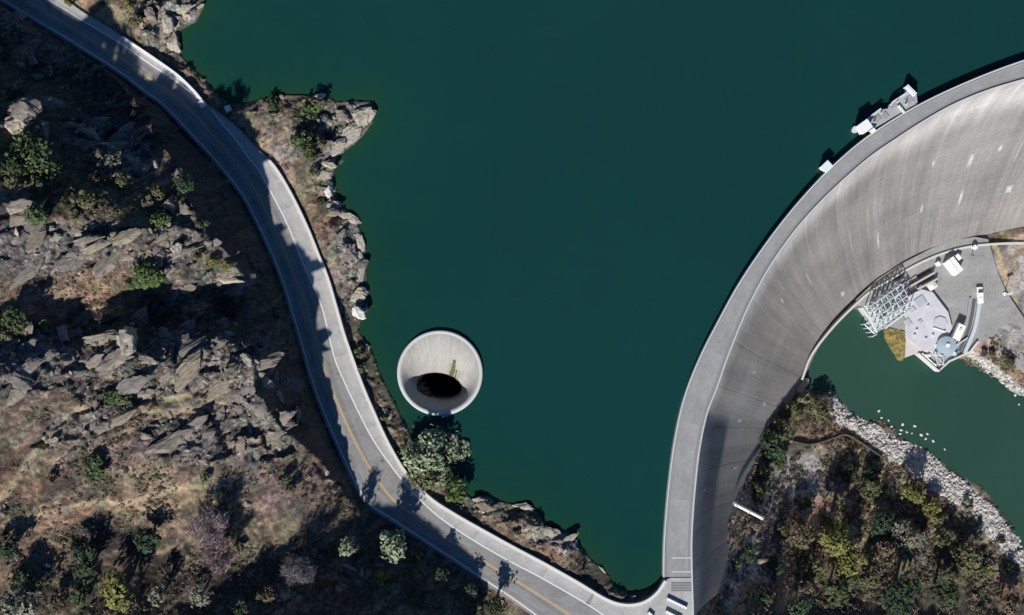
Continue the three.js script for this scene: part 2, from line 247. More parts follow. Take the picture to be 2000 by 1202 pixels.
// what the ground is made of, plus shade painted on as kind dark: patches [u, v, half width, half height, turn, kind]
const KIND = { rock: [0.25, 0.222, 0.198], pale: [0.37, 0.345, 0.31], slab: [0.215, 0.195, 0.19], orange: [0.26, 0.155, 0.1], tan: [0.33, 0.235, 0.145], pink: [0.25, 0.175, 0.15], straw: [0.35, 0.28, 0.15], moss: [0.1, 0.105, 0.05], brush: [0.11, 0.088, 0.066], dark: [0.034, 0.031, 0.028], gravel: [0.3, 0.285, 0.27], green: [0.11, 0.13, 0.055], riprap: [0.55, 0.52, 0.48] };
const patches = [
  [60, 225, 70, 30, 0, 'rock'], [190, 262, 70, 34, 25, 'rock'], [270, 310, 45, 32, 30, 'pale'], [140, 250, 40, 16, 10, 'pale'], [60, 500, 85, 55, 0, 'slab'], [300, 490, 120, 50, 10, 'rock'], [440, 545, 50, 14, 0, 'pale'], [150, 480, 70, 30, 15, 'rock'], [20, 400, 24, 50, 0, 'slab'],
  [60, 700, 90, 60, 0, 'slab'], [265, 680, 70, 60, 0, 'rock'], [430, 720, 90, 80, 20, 'rock'], [530, 790, 50, 60, 0, 'rock'], [150, 850, 80, 40, -30, 'rock'], [430, 860, 120, 60, 0, 'rock'], [480, 680, 60, 30, 0, 'pale'], [350, 700, 50, 50, 0, 'slab'], [240, 760, 80, 30, 0, 'slab'], [500, 790, 45, 40, 0, 'slab'],
  [150, 565, 150, 35, -4, 'orange'], [260, 520, 60, 30, -25, 'orange'], [255, 445, 45, 22, -20, 'orange'], [60, 590, 60, 20, 0, 'pink'], [330, 795, 80, 16, -12, 'tan'], [310, 985, 80, 22, -15, 'tan'], [420, 965, 30, 14, -20, 'straw'], [140, 1005, 110, 18, -14, 'orange'], [60, 930, 60, 40, -20, 'orange'], [160, 870, 90, 20, -10, 'tan'],
  [560, 960, 100, 45, 8, 'pink'], [640, 960, 40, 30, 20, 'tan'], [500, 930, 60, 40, 0, 'pink'], [600, 880, 26, 36, 10, 'tan'], [330, 930, 110, 30, -6, 'tan'], [250, 890, 60, 25, -10, 'pink'], [85, 1090, 40, 40, -30, 'orange'], [640, 1140, 50, 24, 20, 'orange'], [470, 1150, 60, 30, -30, 'brush'], [200, 1190, 90, 30, 0, 'brush'], [340, 1100, 60, 40, 0, 'dark'], [220, 1050, 60, 40, 0, 'dark'],  // dark patches here paint the tree shade of the hollow
  [40, 320, 80, 50, 0, 'moss'], [200, 380, 110, 40, 10, 'moss'], [330, 400, 60, 40, 30, 'moss'], [60, 380, 70, 40, 0, 'moss'], [420, 510, 40, 18, 20, 'straw'], [300, 360, 50, 30, 0, 'brush'],
  [70, 90, 55, 25, 25, 'pink'], [110, 92, 25, 10, 30, 'straw'], [40, 60, 30, 22, 0, 'rock'], [60, 150, 70, 20, 20, 'brush'], [180, 165, 120, 48, 25, 'dark'], [310, 245, 120, 62, 40, 'dark'], [390, 330, 80, 60, 50, 'dark'], [470, 420, 50, 120, -28, 'dark'], [220, 210, 100, 36, 25, 'dark'], [530, 590, 90, 30, 0, 'brush'], [620, 790, 40, 110, -18, 'dark'],  // dark patches here paint the shade of the cliff and cutting
  [200, 22, 80, 30, 20, 'tan'], [160, 10, 30, 12, 30, 'orange'], [290, 25, 50, 40, 0, 'rock'], [330, 70, 40, 40, 0, 'rock'], [345, 25, 40, 25, 0, 'pale'], [250, 10, 14, 30, 0, 'straw'],
  [520, 245, 60, 45, 30, 'tan'], [500, 225, 40, 25, 30, 'pink'], [545, 275, 30, 40, 0, 'gravel'], [580, 330, 35, 40, 40, 'pink'], [700, 232, 36, 34, 0, 'pale'], [655, 235, 34, 40, 0, 'rock'], [670, 275, 28, 16, -40, 'pale'], [600, 370, 40, 30, 40, 'tan'], [640, 340, 20, 50, 0, 'pale'], [630, 440, 40, 40, 30, 'orange'], [690, 480, 32, 70, -5, 'pale'], [655, 520, 26, 60, -15, 'pink'], [690, 570, 32, 44, 0, 'rock'], [700, 612, 22, 14, 20, 'pale'], [660, 400, 20, 25, 0, 'slab'],
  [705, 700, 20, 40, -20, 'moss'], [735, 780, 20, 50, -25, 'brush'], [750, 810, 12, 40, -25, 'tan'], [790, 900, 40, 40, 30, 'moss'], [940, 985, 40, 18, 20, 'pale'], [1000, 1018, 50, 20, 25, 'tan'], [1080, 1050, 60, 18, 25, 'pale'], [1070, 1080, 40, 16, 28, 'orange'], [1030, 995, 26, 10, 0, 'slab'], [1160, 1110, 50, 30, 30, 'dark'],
  [1560, 930, 70, 45, -10, 'gravel'], [1550, 935, 50, 36, -10, 'gravel'], [1500, 1000, 40, 30, 0, 'gravel'], [1600, 840, 50, 16, 0, 'orange'], [1560, 985, 60, 22, 0, 'orange'], [1640, 880, 50, 24, 20, 'tan'], [1520, 1000, 40, 20, 10, 'gravel'], [1480, 1080, 60, 50, 0, 'gravel'], [1560, 1045, 80, 50, 0, 'tan'], [1800, 1080, 120, 60, 20, 'moss'], [1700, 1040, 120, 70, 0, 'tan'], [1620, 1000, 50, 30, 0, 'orange'], [1690, 1190, 260, 40, 0, 'brush'], [1420, 1120, 26, 70, 0, 'gravel'], [1740, 940, 60, 24, 30, 'tan'], [1950, 1130, 40, 30, 40, 'orange'], [1540, 810, 40, 40, 0, 'green'], [1500, 890, 30, 60, 15, 'green'], [1600, 800, 30, 20, 30, 'green'], [1540, 1120, 30, 14, -30, 'tan'], [1560, 1170, 40, 14, 0, 'tan'],
  [1646, 808, 40, 18, 38, 'riprap'], [1726, 864, 72, 20, 38, 'riprap'], [1800, 906, 60, 27, 38, 'riprap'], [1862, 953, 50, 24, 38, 'riprap'], [1932, 1016, 70, 23, 48, 'riprap'], [1996, 1080, 50, 22, 42, 'riprap'], [1955, 735, 80, 9, 36, 'riprap'], [1560, 760, 14, 12, 0, 'pale'],
  [1900, 560, 70, 80, 0, 'gravel'], [1985, 620, 50, 70, 30, 'gravel'], [1970, 520, 16, 70, 22, 'tan'], [1995, 540, 14, 60, 20, 'gravel'], [1990, 500, 30, 30, 0, 'gravel'], [1930, 682, 34, 24, 30, 'pink'], [1965, 705, 30, 14, 30, 'green'], [1990, 720, 20, 16, 30, 'orange'], [1745, 660, 20, 36, 28, 'straw'],
].map(([u, v, a, b, r, k]) => { const g = ground(u, v), s = SC(g[1]), t = r * Math.PI / 180; return { x: g[0], z: g[2], a: a * s, b: b * s, c: Math.cos(t), s: Math.sin(t), k, col: KIND[k], rocky: k === 'rock' || k === 'pale' || k === 'slab' ? 1 : k === 'riprap' ? 0.15 : -0.7, R: Math.max(a, b) * s * 1.7 }; });
const trails = [[[-20, 985], [18, 962], [45, 915], [85, 865], [125, 825], [158, 796]], [[240, 850], [275, 815], [290, 785], [330, 782], [385, 772]], [[280, 812], [330, 808], [410, 798]], [[0, 1030], [80, 1008], [180, 985], [250, 985], [330, 960], [420, 950]], [[120, 640], [170, 610], [230, 600]], [[1945, 480], [1962, 540], [1985, 600], [2005, 640]]].map(t => t.map(p => { const g = ground(...p); return [g[0], g[2]]; }));
const M = { rock: 0, col: [0, 0, 0], trail: 0 };
function matter(x, z) {
  let r = 0.12 + 0.9 * (fbm(x / 14, z / 14, 50, 3) - 0.42), W = 0, c0 = 0, c1 = 0, c2 = 0;
  const wx = x + 3.2 * (fbm(x / 5, z / 5, 60, 3) - 0.5), wz = z + 3.2 * (fbm(x / 5 + 40, z / 5, 64, 3) - 0.5);
  for (const p of patches) {
    const dx = wx - p.x, dz = wz - p.z; if (dx > p.R || dx < -p.R || dz > p.R || dz < -p.R) continue;
    const a = (dx * p.c + dz * p.s) / p.a, b = (-dx * p.s + dz * p.c) / p.b, q = a * a + b * b;
    if (q < 2.2) { const w = 1 - sstep(0.35, 2.2, q); W += w; c0 += w * p.col[0]; c1 += w * p.col[1]; c2 += w * p.col[2]; r += w * p.rocky; }
  }
  M.rock = sstep(0.1, 0.75, r); const k = Math.min(1, W) / Math.max(W, 1e-6); M.W = Math.min(1, W);
  M.col[0] = c0 * k; M.col[1] = c1 * k; M.col[2] = c2 * k;
  M.trail = 0;
  for (const t of trails) { const d = segDist(t, wx * 0.35 + x * 0.65, wz * 0.35 + z * 0.65)[0]; if (d < 1.6) M.trail = Math.max(M.trail, 1 - sstep(0.3, 1.3, d)); }
}
const H = { h: 0, tone: 0, edge: 0 };
function height(x, z) {
  let b = baseHeight(x, z); const zone = G.zone, d = G.d, e = G.e;
  H.tone = 0.5; H.edge = 1;
  if (zone === 2 || zone === 4) { H.h = b; return b; }
  const far = Math.max(-140 - x, x - 190, z - 115, -100 - z);
  if (far > 0) { H.h = b + (zone === 0 ? 0 : sstep(0, 60, far) * 10 * (fbm(x / 30, z / 30, 9, 4) - 0.5)); return H.h; }
  matter(x, z);
  let m = M.rock, fade = 1;
  if (zone === 1) { m = Math.max(m, 0.75 * (1 - e) * sstep(0, 0.4, 1 - e)); fade = sstep(0.3, 3.5, d); }
  else if (zone === 3) { m = Math.max(m, 0.8 * (1 - sstep(1, 7, e))); fade = sstep(0, 2.5, d) * sstep(-0.5, 1.6, e); }
  else if (zone === 0) { m = 1; fade = sstep(0, 2, d) * 0.7; if (d > 9) { H.h = b; return b; } }
  else { fade = (b > RIVER_Y - 3 ? 0.6 : 0.2) * sstep(0.5, 4, d); if (x > P(1690, 0, -71)[0] && z < P(0, 720, -71)[1] && b > -74) fade = 0.04; }
  // strata run obliquely; blocks are longer along them
  const wx = x + 1.6 * (noise(x / 3.1, z / 3.1, 70) - 0.5) + 0.5 * noise(x, z, 71), wz = z + 1.6 * (noise(x / 3.1, z / 3.1, 72) - 0.5) + 0.5 * noise(x, z, 73);
  const p = 0.86 * wx - 0.51 * wz, q = 0.51 * wx + 0.86 * wz;
  let n = 0;
  if (m > 0.02) {
    let c = cells(p / 8.5, q / 4.6, 100); n += 2.9 * c[0]; const t1 = c[1];
    c = cells(p / 3.1, q / 1.7, 110); n += 0.95 * c[0]; H.edge = c[2]; const t2 = c[1];
    c = cells(p / 1.25, q / 0.8, 120); n += 0.34 * c[0]; H.tone = 0.3 * t1 + 0.4 * t2 + 0.3 * c[1];
    H.edge = Math.min(H.edge, c[2] * 1.4);
  }
  const soil = 1.7 * (fbm(x / 7, z / 7, 80, 4) - 0.5) + 0.5 * (fbm(x / 1.3, z / 1.3, 84, 2) - 0.5) + 0.25 * noise(x * 1.7, z * 1.7, 87);
  b += fade * (m * n + (1 - 0.6 * m) * soil) - M.trail * 0.25 * fade;
  if (zone === 3 && b < LAKE_Y + 0.15 && d > 0.5) b = LAKE_Y + 0.15 + 0.3 * noise(x, z, 5);
  H.h = b; return b;
}
function colour(x, z, h, slope, out) {                                // colours of the ground, painted hillside shade included; slope is the normal's y
  const zone = G.zone, d = G.d, e = G.e, m = M.rock;
  const n1 = fbm(x / 3, z / 3, 200, 3), n2 = noise(x * 1.9, z * 1.9, 210), n3 = fbm(x / 18, z / 18, 220, 3), n4 = noise(x * 0.9, z * 0.9, 230);
  let r, g, b;
  // dry soil and grass
  r = mix(0.17, 0.25, n3); g = mix(0.125, 0.175, n3); b = mix(0.095, 0.115, n3);
  const gr = sstep(0.5, 0.62, fbm(x / 4.5, z / 4.5, 240, 3)); r = mix(r, 0.075, gr * 0.75); g = mix(g, 0.07, gr * 0.75); b = mix(b, 0.045, gr * 0.75);
  // bare rock, tone by block
  const t = 0.62 + 0.85 * H.tone, warm = noise(x / 2.2, z / 2.2, 250), rk = sstep(0.15, 0.6, m + (1 - slope) * 0.8 - 0.15);
  r = mix(r, (0.235 + 0.04 * warm) * t, rk); g = mix(g, 0.205 * t, rk); b = mix(b, (0.188 - 0.035 * warm) * t, rk);
  const w = M.W * 0.86, tt = mix(1, t, m) / Math.max(0.3, 1);
  if (w > 0) { r = mix(r, M.col[0] * tt, w); g = mix(g, M.col[1] * tt, w); b = mix(b, M.col[2] * tt, w); }
  // seams of tan grit and dark scrub along the strata
  const wx = x + 2.2 * (n3 - 0.5) + 1.2 * (n1 - 0.5), wz = z + 2.2 * (n1 - 0.5), sp = 0.86 * wx - 0.51 * wz, sq = 0.51 * wx + 0.86 * wz;
  const seam = fbm(sp / 7, sq / 0.9, 260, 3), seam2 = fbm(sp / 3.3, sq / 0.55, 266, 2);
  if (zone === 1 || zone === 3) { const a = sstep(0.58, 0.7, seam) * 0.55; r = mix(r, 0.36, a); g = mix(g, 0.27, a); b = mix(b, 0.18, a); const c = sstep(0.42, 0.3, seam2) * 0.6; r *= 1 - 0.62 * c; g *= 1 - 0.6 * c; b *= 1 - 0.6 * c; }
  // speckle of dead brush and pebbles
  const n5 = noise(x * 3.1, z * 3.1, 233);
  let k = mix(1, 0.42, sstep(0.54, 0.68, n1) * 0.85); k *= 0.72 + 0.56 * n2; k *= 0.75 + 0.5 * n4; k *= 0.82 + 0.36 * n5; k *= 1.15;
  if (H.edge < 0.1 && m > 0.3) k *= 0.45;                             // soil in the cracks
  if (zone === 5) k = 1.25 * mix(1, k, 0.75);
  r *= k; g *= k; b *= k;
  if (zone === 1) { const f = 1 - sstep(0.5, 0.72, slope); r = mix(r, 0.05 + 0.05 * n4 * n2, f * 0.85); g = mix(g, 0.047 + 0.045 * n4 * n2, f * 0.85); b = mix(b, 0.045 + 0.04 * n4 * n2, f * 0.85); }  // shade of the steep cutting painted into the ground colour
  if (M.trail > 0) { const a = M.trail * 0.85; r = mix(r, 0.46, a); g = mix(g, 0.35, a); b = mix(b, 0.22, a); }
  if (zone === 2) { r = 0.26; g = 0.245; b = 0.22; }
  if (zone === 3 || zone === 0) { const wet = 1 - sstep(LAKE_Y + 0.2, LAKE_Y + 0.8, h); if (wet > 0) { r = mix(r, 0.07, wet * 0.7); g = mix(g, 0.075, wet * 0.7); b = mix(b, 0.055, wet * 0.7); } }
  if (zone === 5 && h < RIVER_Y + 0.6) { const wet = 1 - sstep(RIVER_Y, RIVER_Y + 0.6, h); r = mix(r, 0.08, wet * 0.6); g = mix(g, 0.085, wet * 0.6); b = mix(b, 0.06, wet * 0.6); }
  if (zone !== 2) {                                                   // litter, lichen and grit, grain by grain
    const a = h2(Math.round(x * 2.9), Math.round(z * 2.9), 290), q = h2(Math.round(x * 2.9), Math.round(z * 2.9), 291), f = (zone === 5 ? 0.92 : 0.76) * (0.62 + 0.76 * a) , green = sstep(0.52, 0.66, fbm(x / 2.6, z / 2.6, 295, 3)) * 0.75, pk = sstep(0.55, 0.7, fbm(x / 3.4 + 30, z / 3.4, 298, 3)) * 0.6;
    r *= f * (1 - 0.3 * green + 0.1 * (q - 0.5)); g *= f * (1 - 0.04 * green - 0.07 * pk); b *= f * (1 - 0.12 * green + 0.1 * pk - 0.1 * (q - 0.5));
  }
  out[0] = r; out[1] = g; out[2] = b;
}
function axis(stops) { const a = []; for (const [from, to, step] of stops) for (let x = from; x < to - 1e-6; x += step) a.push(x); return a; }
function grow(from, dir, start, n) { const a = []; let x = from, s = start; for (let i = 0; i < n; i++) { x += dir * s; s *= 1.28; a.push(x); } return a; }
const FINE = globalThis.__coarse ? 1.2 : 0.34;
const xs = [...grow(-140, -1, 1, 24).reverse(), ...axis([[-140, -126, 1], [-126, 42, FINE], [42, 176, FINE * 1.45]]), 176, ...grow(176, 1, 1, 24)];
const zs = [...grow(-100, -1, 1, 24).reverse(), ...axis([[-100, -81, 1], [-81, 80, FINE], [80, 104, FINE * 1.3]]), 104, ...grow(104, 1, 1, 24)];
{
  const nx = xs.length, nz = zs.length, hh = new Float32Array(nx * nz), zone = new Uint8Array(nx * nz), deep = new Uint8Array(nx * nz), col = new Float32Array(nx * nz * 3), c = [0, 0, 0];
  for (let j = 0; j < nz; j++) for (let i = 0; i < nx; i++) {
    const k = j * nx + i, x = xs[i], z = zs[j]; M.rock = 0.4; M.W = 0; M.trail = 0;
    hh[k] = height(x, z); zone[k] = G.zone; deep[k] = (G.zone === 0 && hh[k] < LAKE_Y - 6) || G.zone === 4 ? 1 : 0;
    const base = hh[k];
    // slope by differences with the neighbour already made
    const sx = i ? (base - hh[k - 1]) / (x - xs[i - 1]) : 0, sz = j ? (base - hh[k - nx]) / (z - zs[j - 1]) : 0;
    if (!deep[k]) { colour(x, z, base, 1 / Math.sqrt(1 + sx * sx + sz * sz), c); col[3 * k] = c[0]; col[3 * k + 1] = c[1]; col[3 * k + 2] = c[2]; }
  }
  const mat = new THREE.MeshStandardMaterial({ vertexColors: true, roughness: 0.95, metalness: 0 });
  for (const [name, want] of [['hillside', z => z !== 5], ['canyon_floor', z => z === 5]]) {
    const map = new Int32Array(nx * nz).fill(-1), pos = [], cl = [], ix = [];
    const vert = k => { if (map[k] < 0) { map[k] = pos.length / 3; pos.push(xs[k % nx], hh[k], zs[(k / nx) | 0]); cl.push(col[3 * k], col[3 * k + 1], col[3 * k + 2]); } return map[k]; };
    for (let j = 0; j < nz - 1; j++) for (let i = 0; i < nx - 1; i++) {
      const k = j * nx + i;
      if (want(zone[k]) === false) continue;
      if (deep[k] && deep[k + 1] && deep[k + nx] && deep[k + nx + 1]) continue;
      const a = vert(k), b = vert(k + 1), d = vert(k + nx), e = vert(k + nx + 1);
      if ((i + j) & 1) ix.push(a, d, b, b, d, e); else ix.push(a, d, e, a, e, b);
    }
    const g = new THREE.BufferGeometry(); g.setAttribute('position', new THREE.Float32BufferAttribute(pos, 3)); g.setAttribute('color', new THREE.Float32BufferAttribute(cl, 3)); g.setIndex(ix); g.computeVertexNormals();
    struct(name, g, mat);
    console.log(name, 'triangles', ix.length / 3);
  }
}
const groundY = (x, z) => height(x, z);

// ---------------------------------------------------------------- water
{
  // own colour of the lake: deep teal, green where the shore shelves under it
  const N = 1024, x0 = -130, x1 = 190, z0 = -130, z1 = 80;
  const tex = texture(N, N, (u, v) => {
    const x = mix(x0, x1, u), z = mix(z0, z1, v), n = fbm(x / 60, z / 60, 300, 3) - 0.5, f = fbm(x / 5, z / 5, 305, 3) - 0.5;
    let s = 99; if (x < 70 && z > -110) s = segDist(shoreC, x, z)[0] * (0.7 + 0.6 * noise(x / 4, z / 4, 308)); else s = 60;
    const k = Math.exp(-s / 2.6), q = Math.exp(-s / 30);
    const m = 1 + 0.3 * n + 0.06 * f;
    return [(0.0066 + 0.006 * k) * m, (0.0415 + 0.005 * q + 0.006 * k) * m, (0.0405 - 0.003 * q - 0.014 * k) * m];
  });
  tex.wrapS = tex.wrapT = THREE.ClampToEdgeWrapping;
  const bump = texture(512, 512, (u, v) => { const n = fbm(u * 24, v * 24, 320, 4); return [n, n, n]; }, false); bump.repeat.set(30, 20);
  const mat = new THREE.MeshPhysicalMaterial({ map: tex, roughness: 0.16, ior: 1.33, specularIntensity: 0.8 });
  const damEdge = damUp.map(p => p);
  const south = damEdge.findIndex(p => p[1] < Z_END + 1.5);
  const pg = [...damEdge.slice(south).filter((_, i) => i % 3 === 0), [420, -140], [420, -1400], [-1400, -1400], [-1400, 1400], [X_S - 3, 1400], [X_S - 3, Z_END + 4]];
  const s = new THREE.Shape(pg.map(p => new THREE.Vector2(p[0], -p[1])));
  const hole = new THREE.Path(), hc = P(859, 729, LAKE_Y + 1.2); hole.absarc(hc[0], -hc[1], 84 * SC(LAKE_Y + 1.2) - 1.1, 0, Math.PI * 2, true); s.holes.push(hole);
  const g = new THREE.ShapeGeometry(s, 64); g.rotateX(-Math.PI / 2); g.translate(0, LAKE_Y, 0);
  const uv = g.attributes.uv, ps = g.attributes.position; for (let i = 0; i < uv.count; i++) uv.setXY(i, (ps.getX(i) - x0) / (x1 - x0), (ps.getZ(i) - z0) / (z1 - z0));
  g.computeVertexNormals(); struct('lake', g, mat);
  const rt = texture(512, 512, (u, v) => { const n = fbm(u * 9, v * 9, 330, 4) - 0.5; return [0.024 * (1 + 0.6 * n), 0.066 * (1 + 0.4 * n), 0.048 * (1 + 0.4 * n)]; });
  const rg = new THREE.PlaneGeometry(340, 340); rg.rotateX(-Math.PI / 2); rg.translate(200, RIVER_Y, 60);
  struct('river', rg, new THREE.MeshPhysicalMaterial({ map: rt, roughness: 0.18, ior: 1.33, specularIntensity: 0.8 }));
}

// ---------------------------------------------------------------- road
const asphaltTex = texture(512, 512, (u, v) => { const n = fbm(u * 40, v * 40, 400, 3), w = fbm(u * 6, v * 6, 405, 3), m = u * 16.67, lane = Math.min(Math.abs(m - 2.4), Math.abs(m - 5.9)), oil = 1 - 0.14 * (1 - sstep(0.2, 0.8, lane)), wheel = 1 + 0.06 * (1 - sstep(0.1, 0.45, Math.abs(lane - 0.9))), crack = noise(m * 1.2 + 3 * noise(v * 30, 1, 407), v * 16, 408), s = (0.82 + 0.3 * n + 0.35 * (w - 0.5)) * oil * wheel * (Math.abs(crack - 0.5) < 0.012 ? 0.75 : 1); return [0.245 * s, 0.243 * s, 0.237 * s]; });
asphaltTex.repeat.set(0.06, 0.06);
const paleTex = texture(512, 512, (u, v) => { const n = fbm(u * 50, v * 50, 410, 3), w = fbm(u * 7, v * 7, 415, 4), s = 0.8 + 0.3 * n + 0.4 * (w - 0.5); return [0.405 * s, 0.4 * s, 0.385 * s]; });
paleTex.repeat.set(0.07, 0.05);
const asphalt = new THREE.MeshStandardMaterial({ map: asphaltTex, roughness: 0.92 }), pale = new THREE.MeshStandardMaterial({ map: paleTex, roughness: 0.95 });
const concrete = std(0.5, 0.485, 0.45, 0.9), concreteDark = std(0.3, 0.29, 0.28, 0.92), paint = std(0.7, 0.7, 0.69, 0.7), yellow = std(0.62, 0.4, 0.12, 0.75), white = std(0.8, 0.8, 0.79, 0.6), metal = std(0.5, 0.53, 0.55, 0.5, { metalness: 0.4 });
{
  const roadGeo = strip(offset(edgeLeft, 0.75), edgeRight, ROAD_Y, 1, 2);
  const road = struct('road', roadGeo, asphalt);
  // paved pull-out between the right-hand line and the parapet
  const n = 400, oI = [], eI = [];
  const eCut = edgeRight.filter(p => p[1] < P(0, 1180, ROAD_Y)[1]);
  for (let i = 0; i < n; i++) { const e = eCut[Math.floor(i / (n - 1) * (eCut.length - 1))]; const s = segDist(outer, e[0], e[1]); const a = outer[Math.floor(s[2])], b = outer[Math.min(outer.length - 1, Math.floor(s[2]) + 1)], f = s[2] % 1; eI.push(e); oI.push([mix(a[0], b[0], f), mix(a[1], b[1], f)]); }
  struct('road_shoulder', strip(eI, oI, ROAD_Y - 0.004, 1, 2), pale);
  // junction apron at the dam
  const ap = outer.filter(p => p[0] > P(1160, 0, ROAD_Y)[0] || false);
  const pg = [...ap, P(1310, 1129, ROAD_Y), P(1353, 1129, ROAD_Y), P(1355, 1202, ROAD_Y), P(1352, 1232, ROAD_Y), P(1300, 1275, ROAD_Y), P(1250, 1330, ROAD_Y), P(1236, 1300, ROAD_Y), P(1222, 1250, ROAD_Y), P(1192, 1215, ROAD_Y), P(1150, 1184, ROAD_Y)];
  const sg = new THREE.ShapeGeometry(new THREE.Shape(pg.map(p => new THREE.Vector2(p[0], -p[1])))); sg.rotateX(-Math.PI / 2); sg.translate(0, ROAD_Y - 0.008, 0);
  struct('junction_apron', sg, pale);
  const line = (pl, w, y) => strip(offset(pl, -w / 2), offset(pl, w / 2), y);
  part('edge_line', line(edgeRight, 0.3, ROAD_Y + 0.005), paint, road); part('edge_line', line(edgeLeft, 0.3, ROAD_Y + 0.005), paint, road);
  for (const o of [-0.16, 0.16]) part('centre_line', line(offset(centre, o), 0.15, ROAD_Y + 0.005), yellow, road);
  // parapets on the lake side
  const cut = (u0, v0, u1, v1) => { const a = segDist(outer, ...P(u0, v0, ROAD_Y))[2], b = segDist(outer, ...P(u1, v1, ROAD_Y))[2]; return outer.slice(Math.floor(a), Math.floor(b) + 1); };
  let t = thing('parapet_wall', 'bright white roadside parapet along the sunlit upper bend of the road', 'wall');
  const p1 = cut(242, 75, 403, 204);
  part('wall', wallAlong(p1, 0.7, ROAD_Y - 4, ROAD_Y + 1.0), white, t);
  const e1 = p1[p1.length - 1]; part('end_block', box(1.3, 1.3, 1.5, e1[0] - 0.5, ROAD_Y, e1[1] + 0.3, 0.6), white, t);
  t = thing('parapet_wall', 'long pale concrete parapet on the lake side of the road, curving to the dam', 'wall');
  part('wall', wallAlong(cut(530, 318, 1299, 1134), 0.75, ROAD_Y - 5, ROAD_Y + 0.8), std(0.66, 0.64, 0.59, 0.9), t);
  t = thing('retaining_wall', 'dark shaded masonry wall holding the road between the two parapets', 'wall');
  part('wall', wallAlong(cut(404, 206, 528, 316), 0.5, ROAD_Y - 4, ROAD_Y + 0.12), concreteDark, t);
  // white post block where the peninsula meets the road
  const g0 = ground(446, 213); t = thing('marker_block', 'white concrete block beside the road at the tip of the tan peninsula', 'concrete block', [g0[0], groundY(g0[0], g0[2]) - 0.2, g0[2]], 0.4);
  part('block', prism([[-0.6, -0.6], [0.6, -0.6], [0.6, 0.6], [-0.6, 0.6]], 0, 1.6, 0.12), white, t); part('foot', box(1.7, 0.35, 1.7), concrete, t);
  // barriers closing the junction at the end of the dam
  const bars = [[1302, 1168, 1341, 1187, 'upper white barrier beam across the pale junction at the dam'], [1300, 1193, 1330, 1208, 'lower white barrier beam across the pale junction at the dam'], [1266, 1195, 1276, 1204, 'short white barrier beam on the junction beside the road bend']];
  for (const [a, b, c, d, label] of bars) {
    const A = P(a, b, ROAD_Y), B = P(c, d, ROAD_Y), L = Math.hypot(B[0] - A[0], B[1] - A[1]), o = thing('barrier_beam', label, 'barrier', [(A[0] + B[0]) / 2, ROAD_Y, (A[1] + B[1]) / 2], -Math.atan2(B[1] - A[1], B[0] - A[0]));
    part('beam', prism([[-L / 2, -0.3], [L / 2, -0.3], [L / 2, 0.3], [-L / 2, 0.3]], 0.25, 0.85, 0.08), white, o);
    for (const s of [-0.4, 0.4]) part('foot', box(0.5, 0.25, 0.7, s * L), concreteDark, o);
  }
}

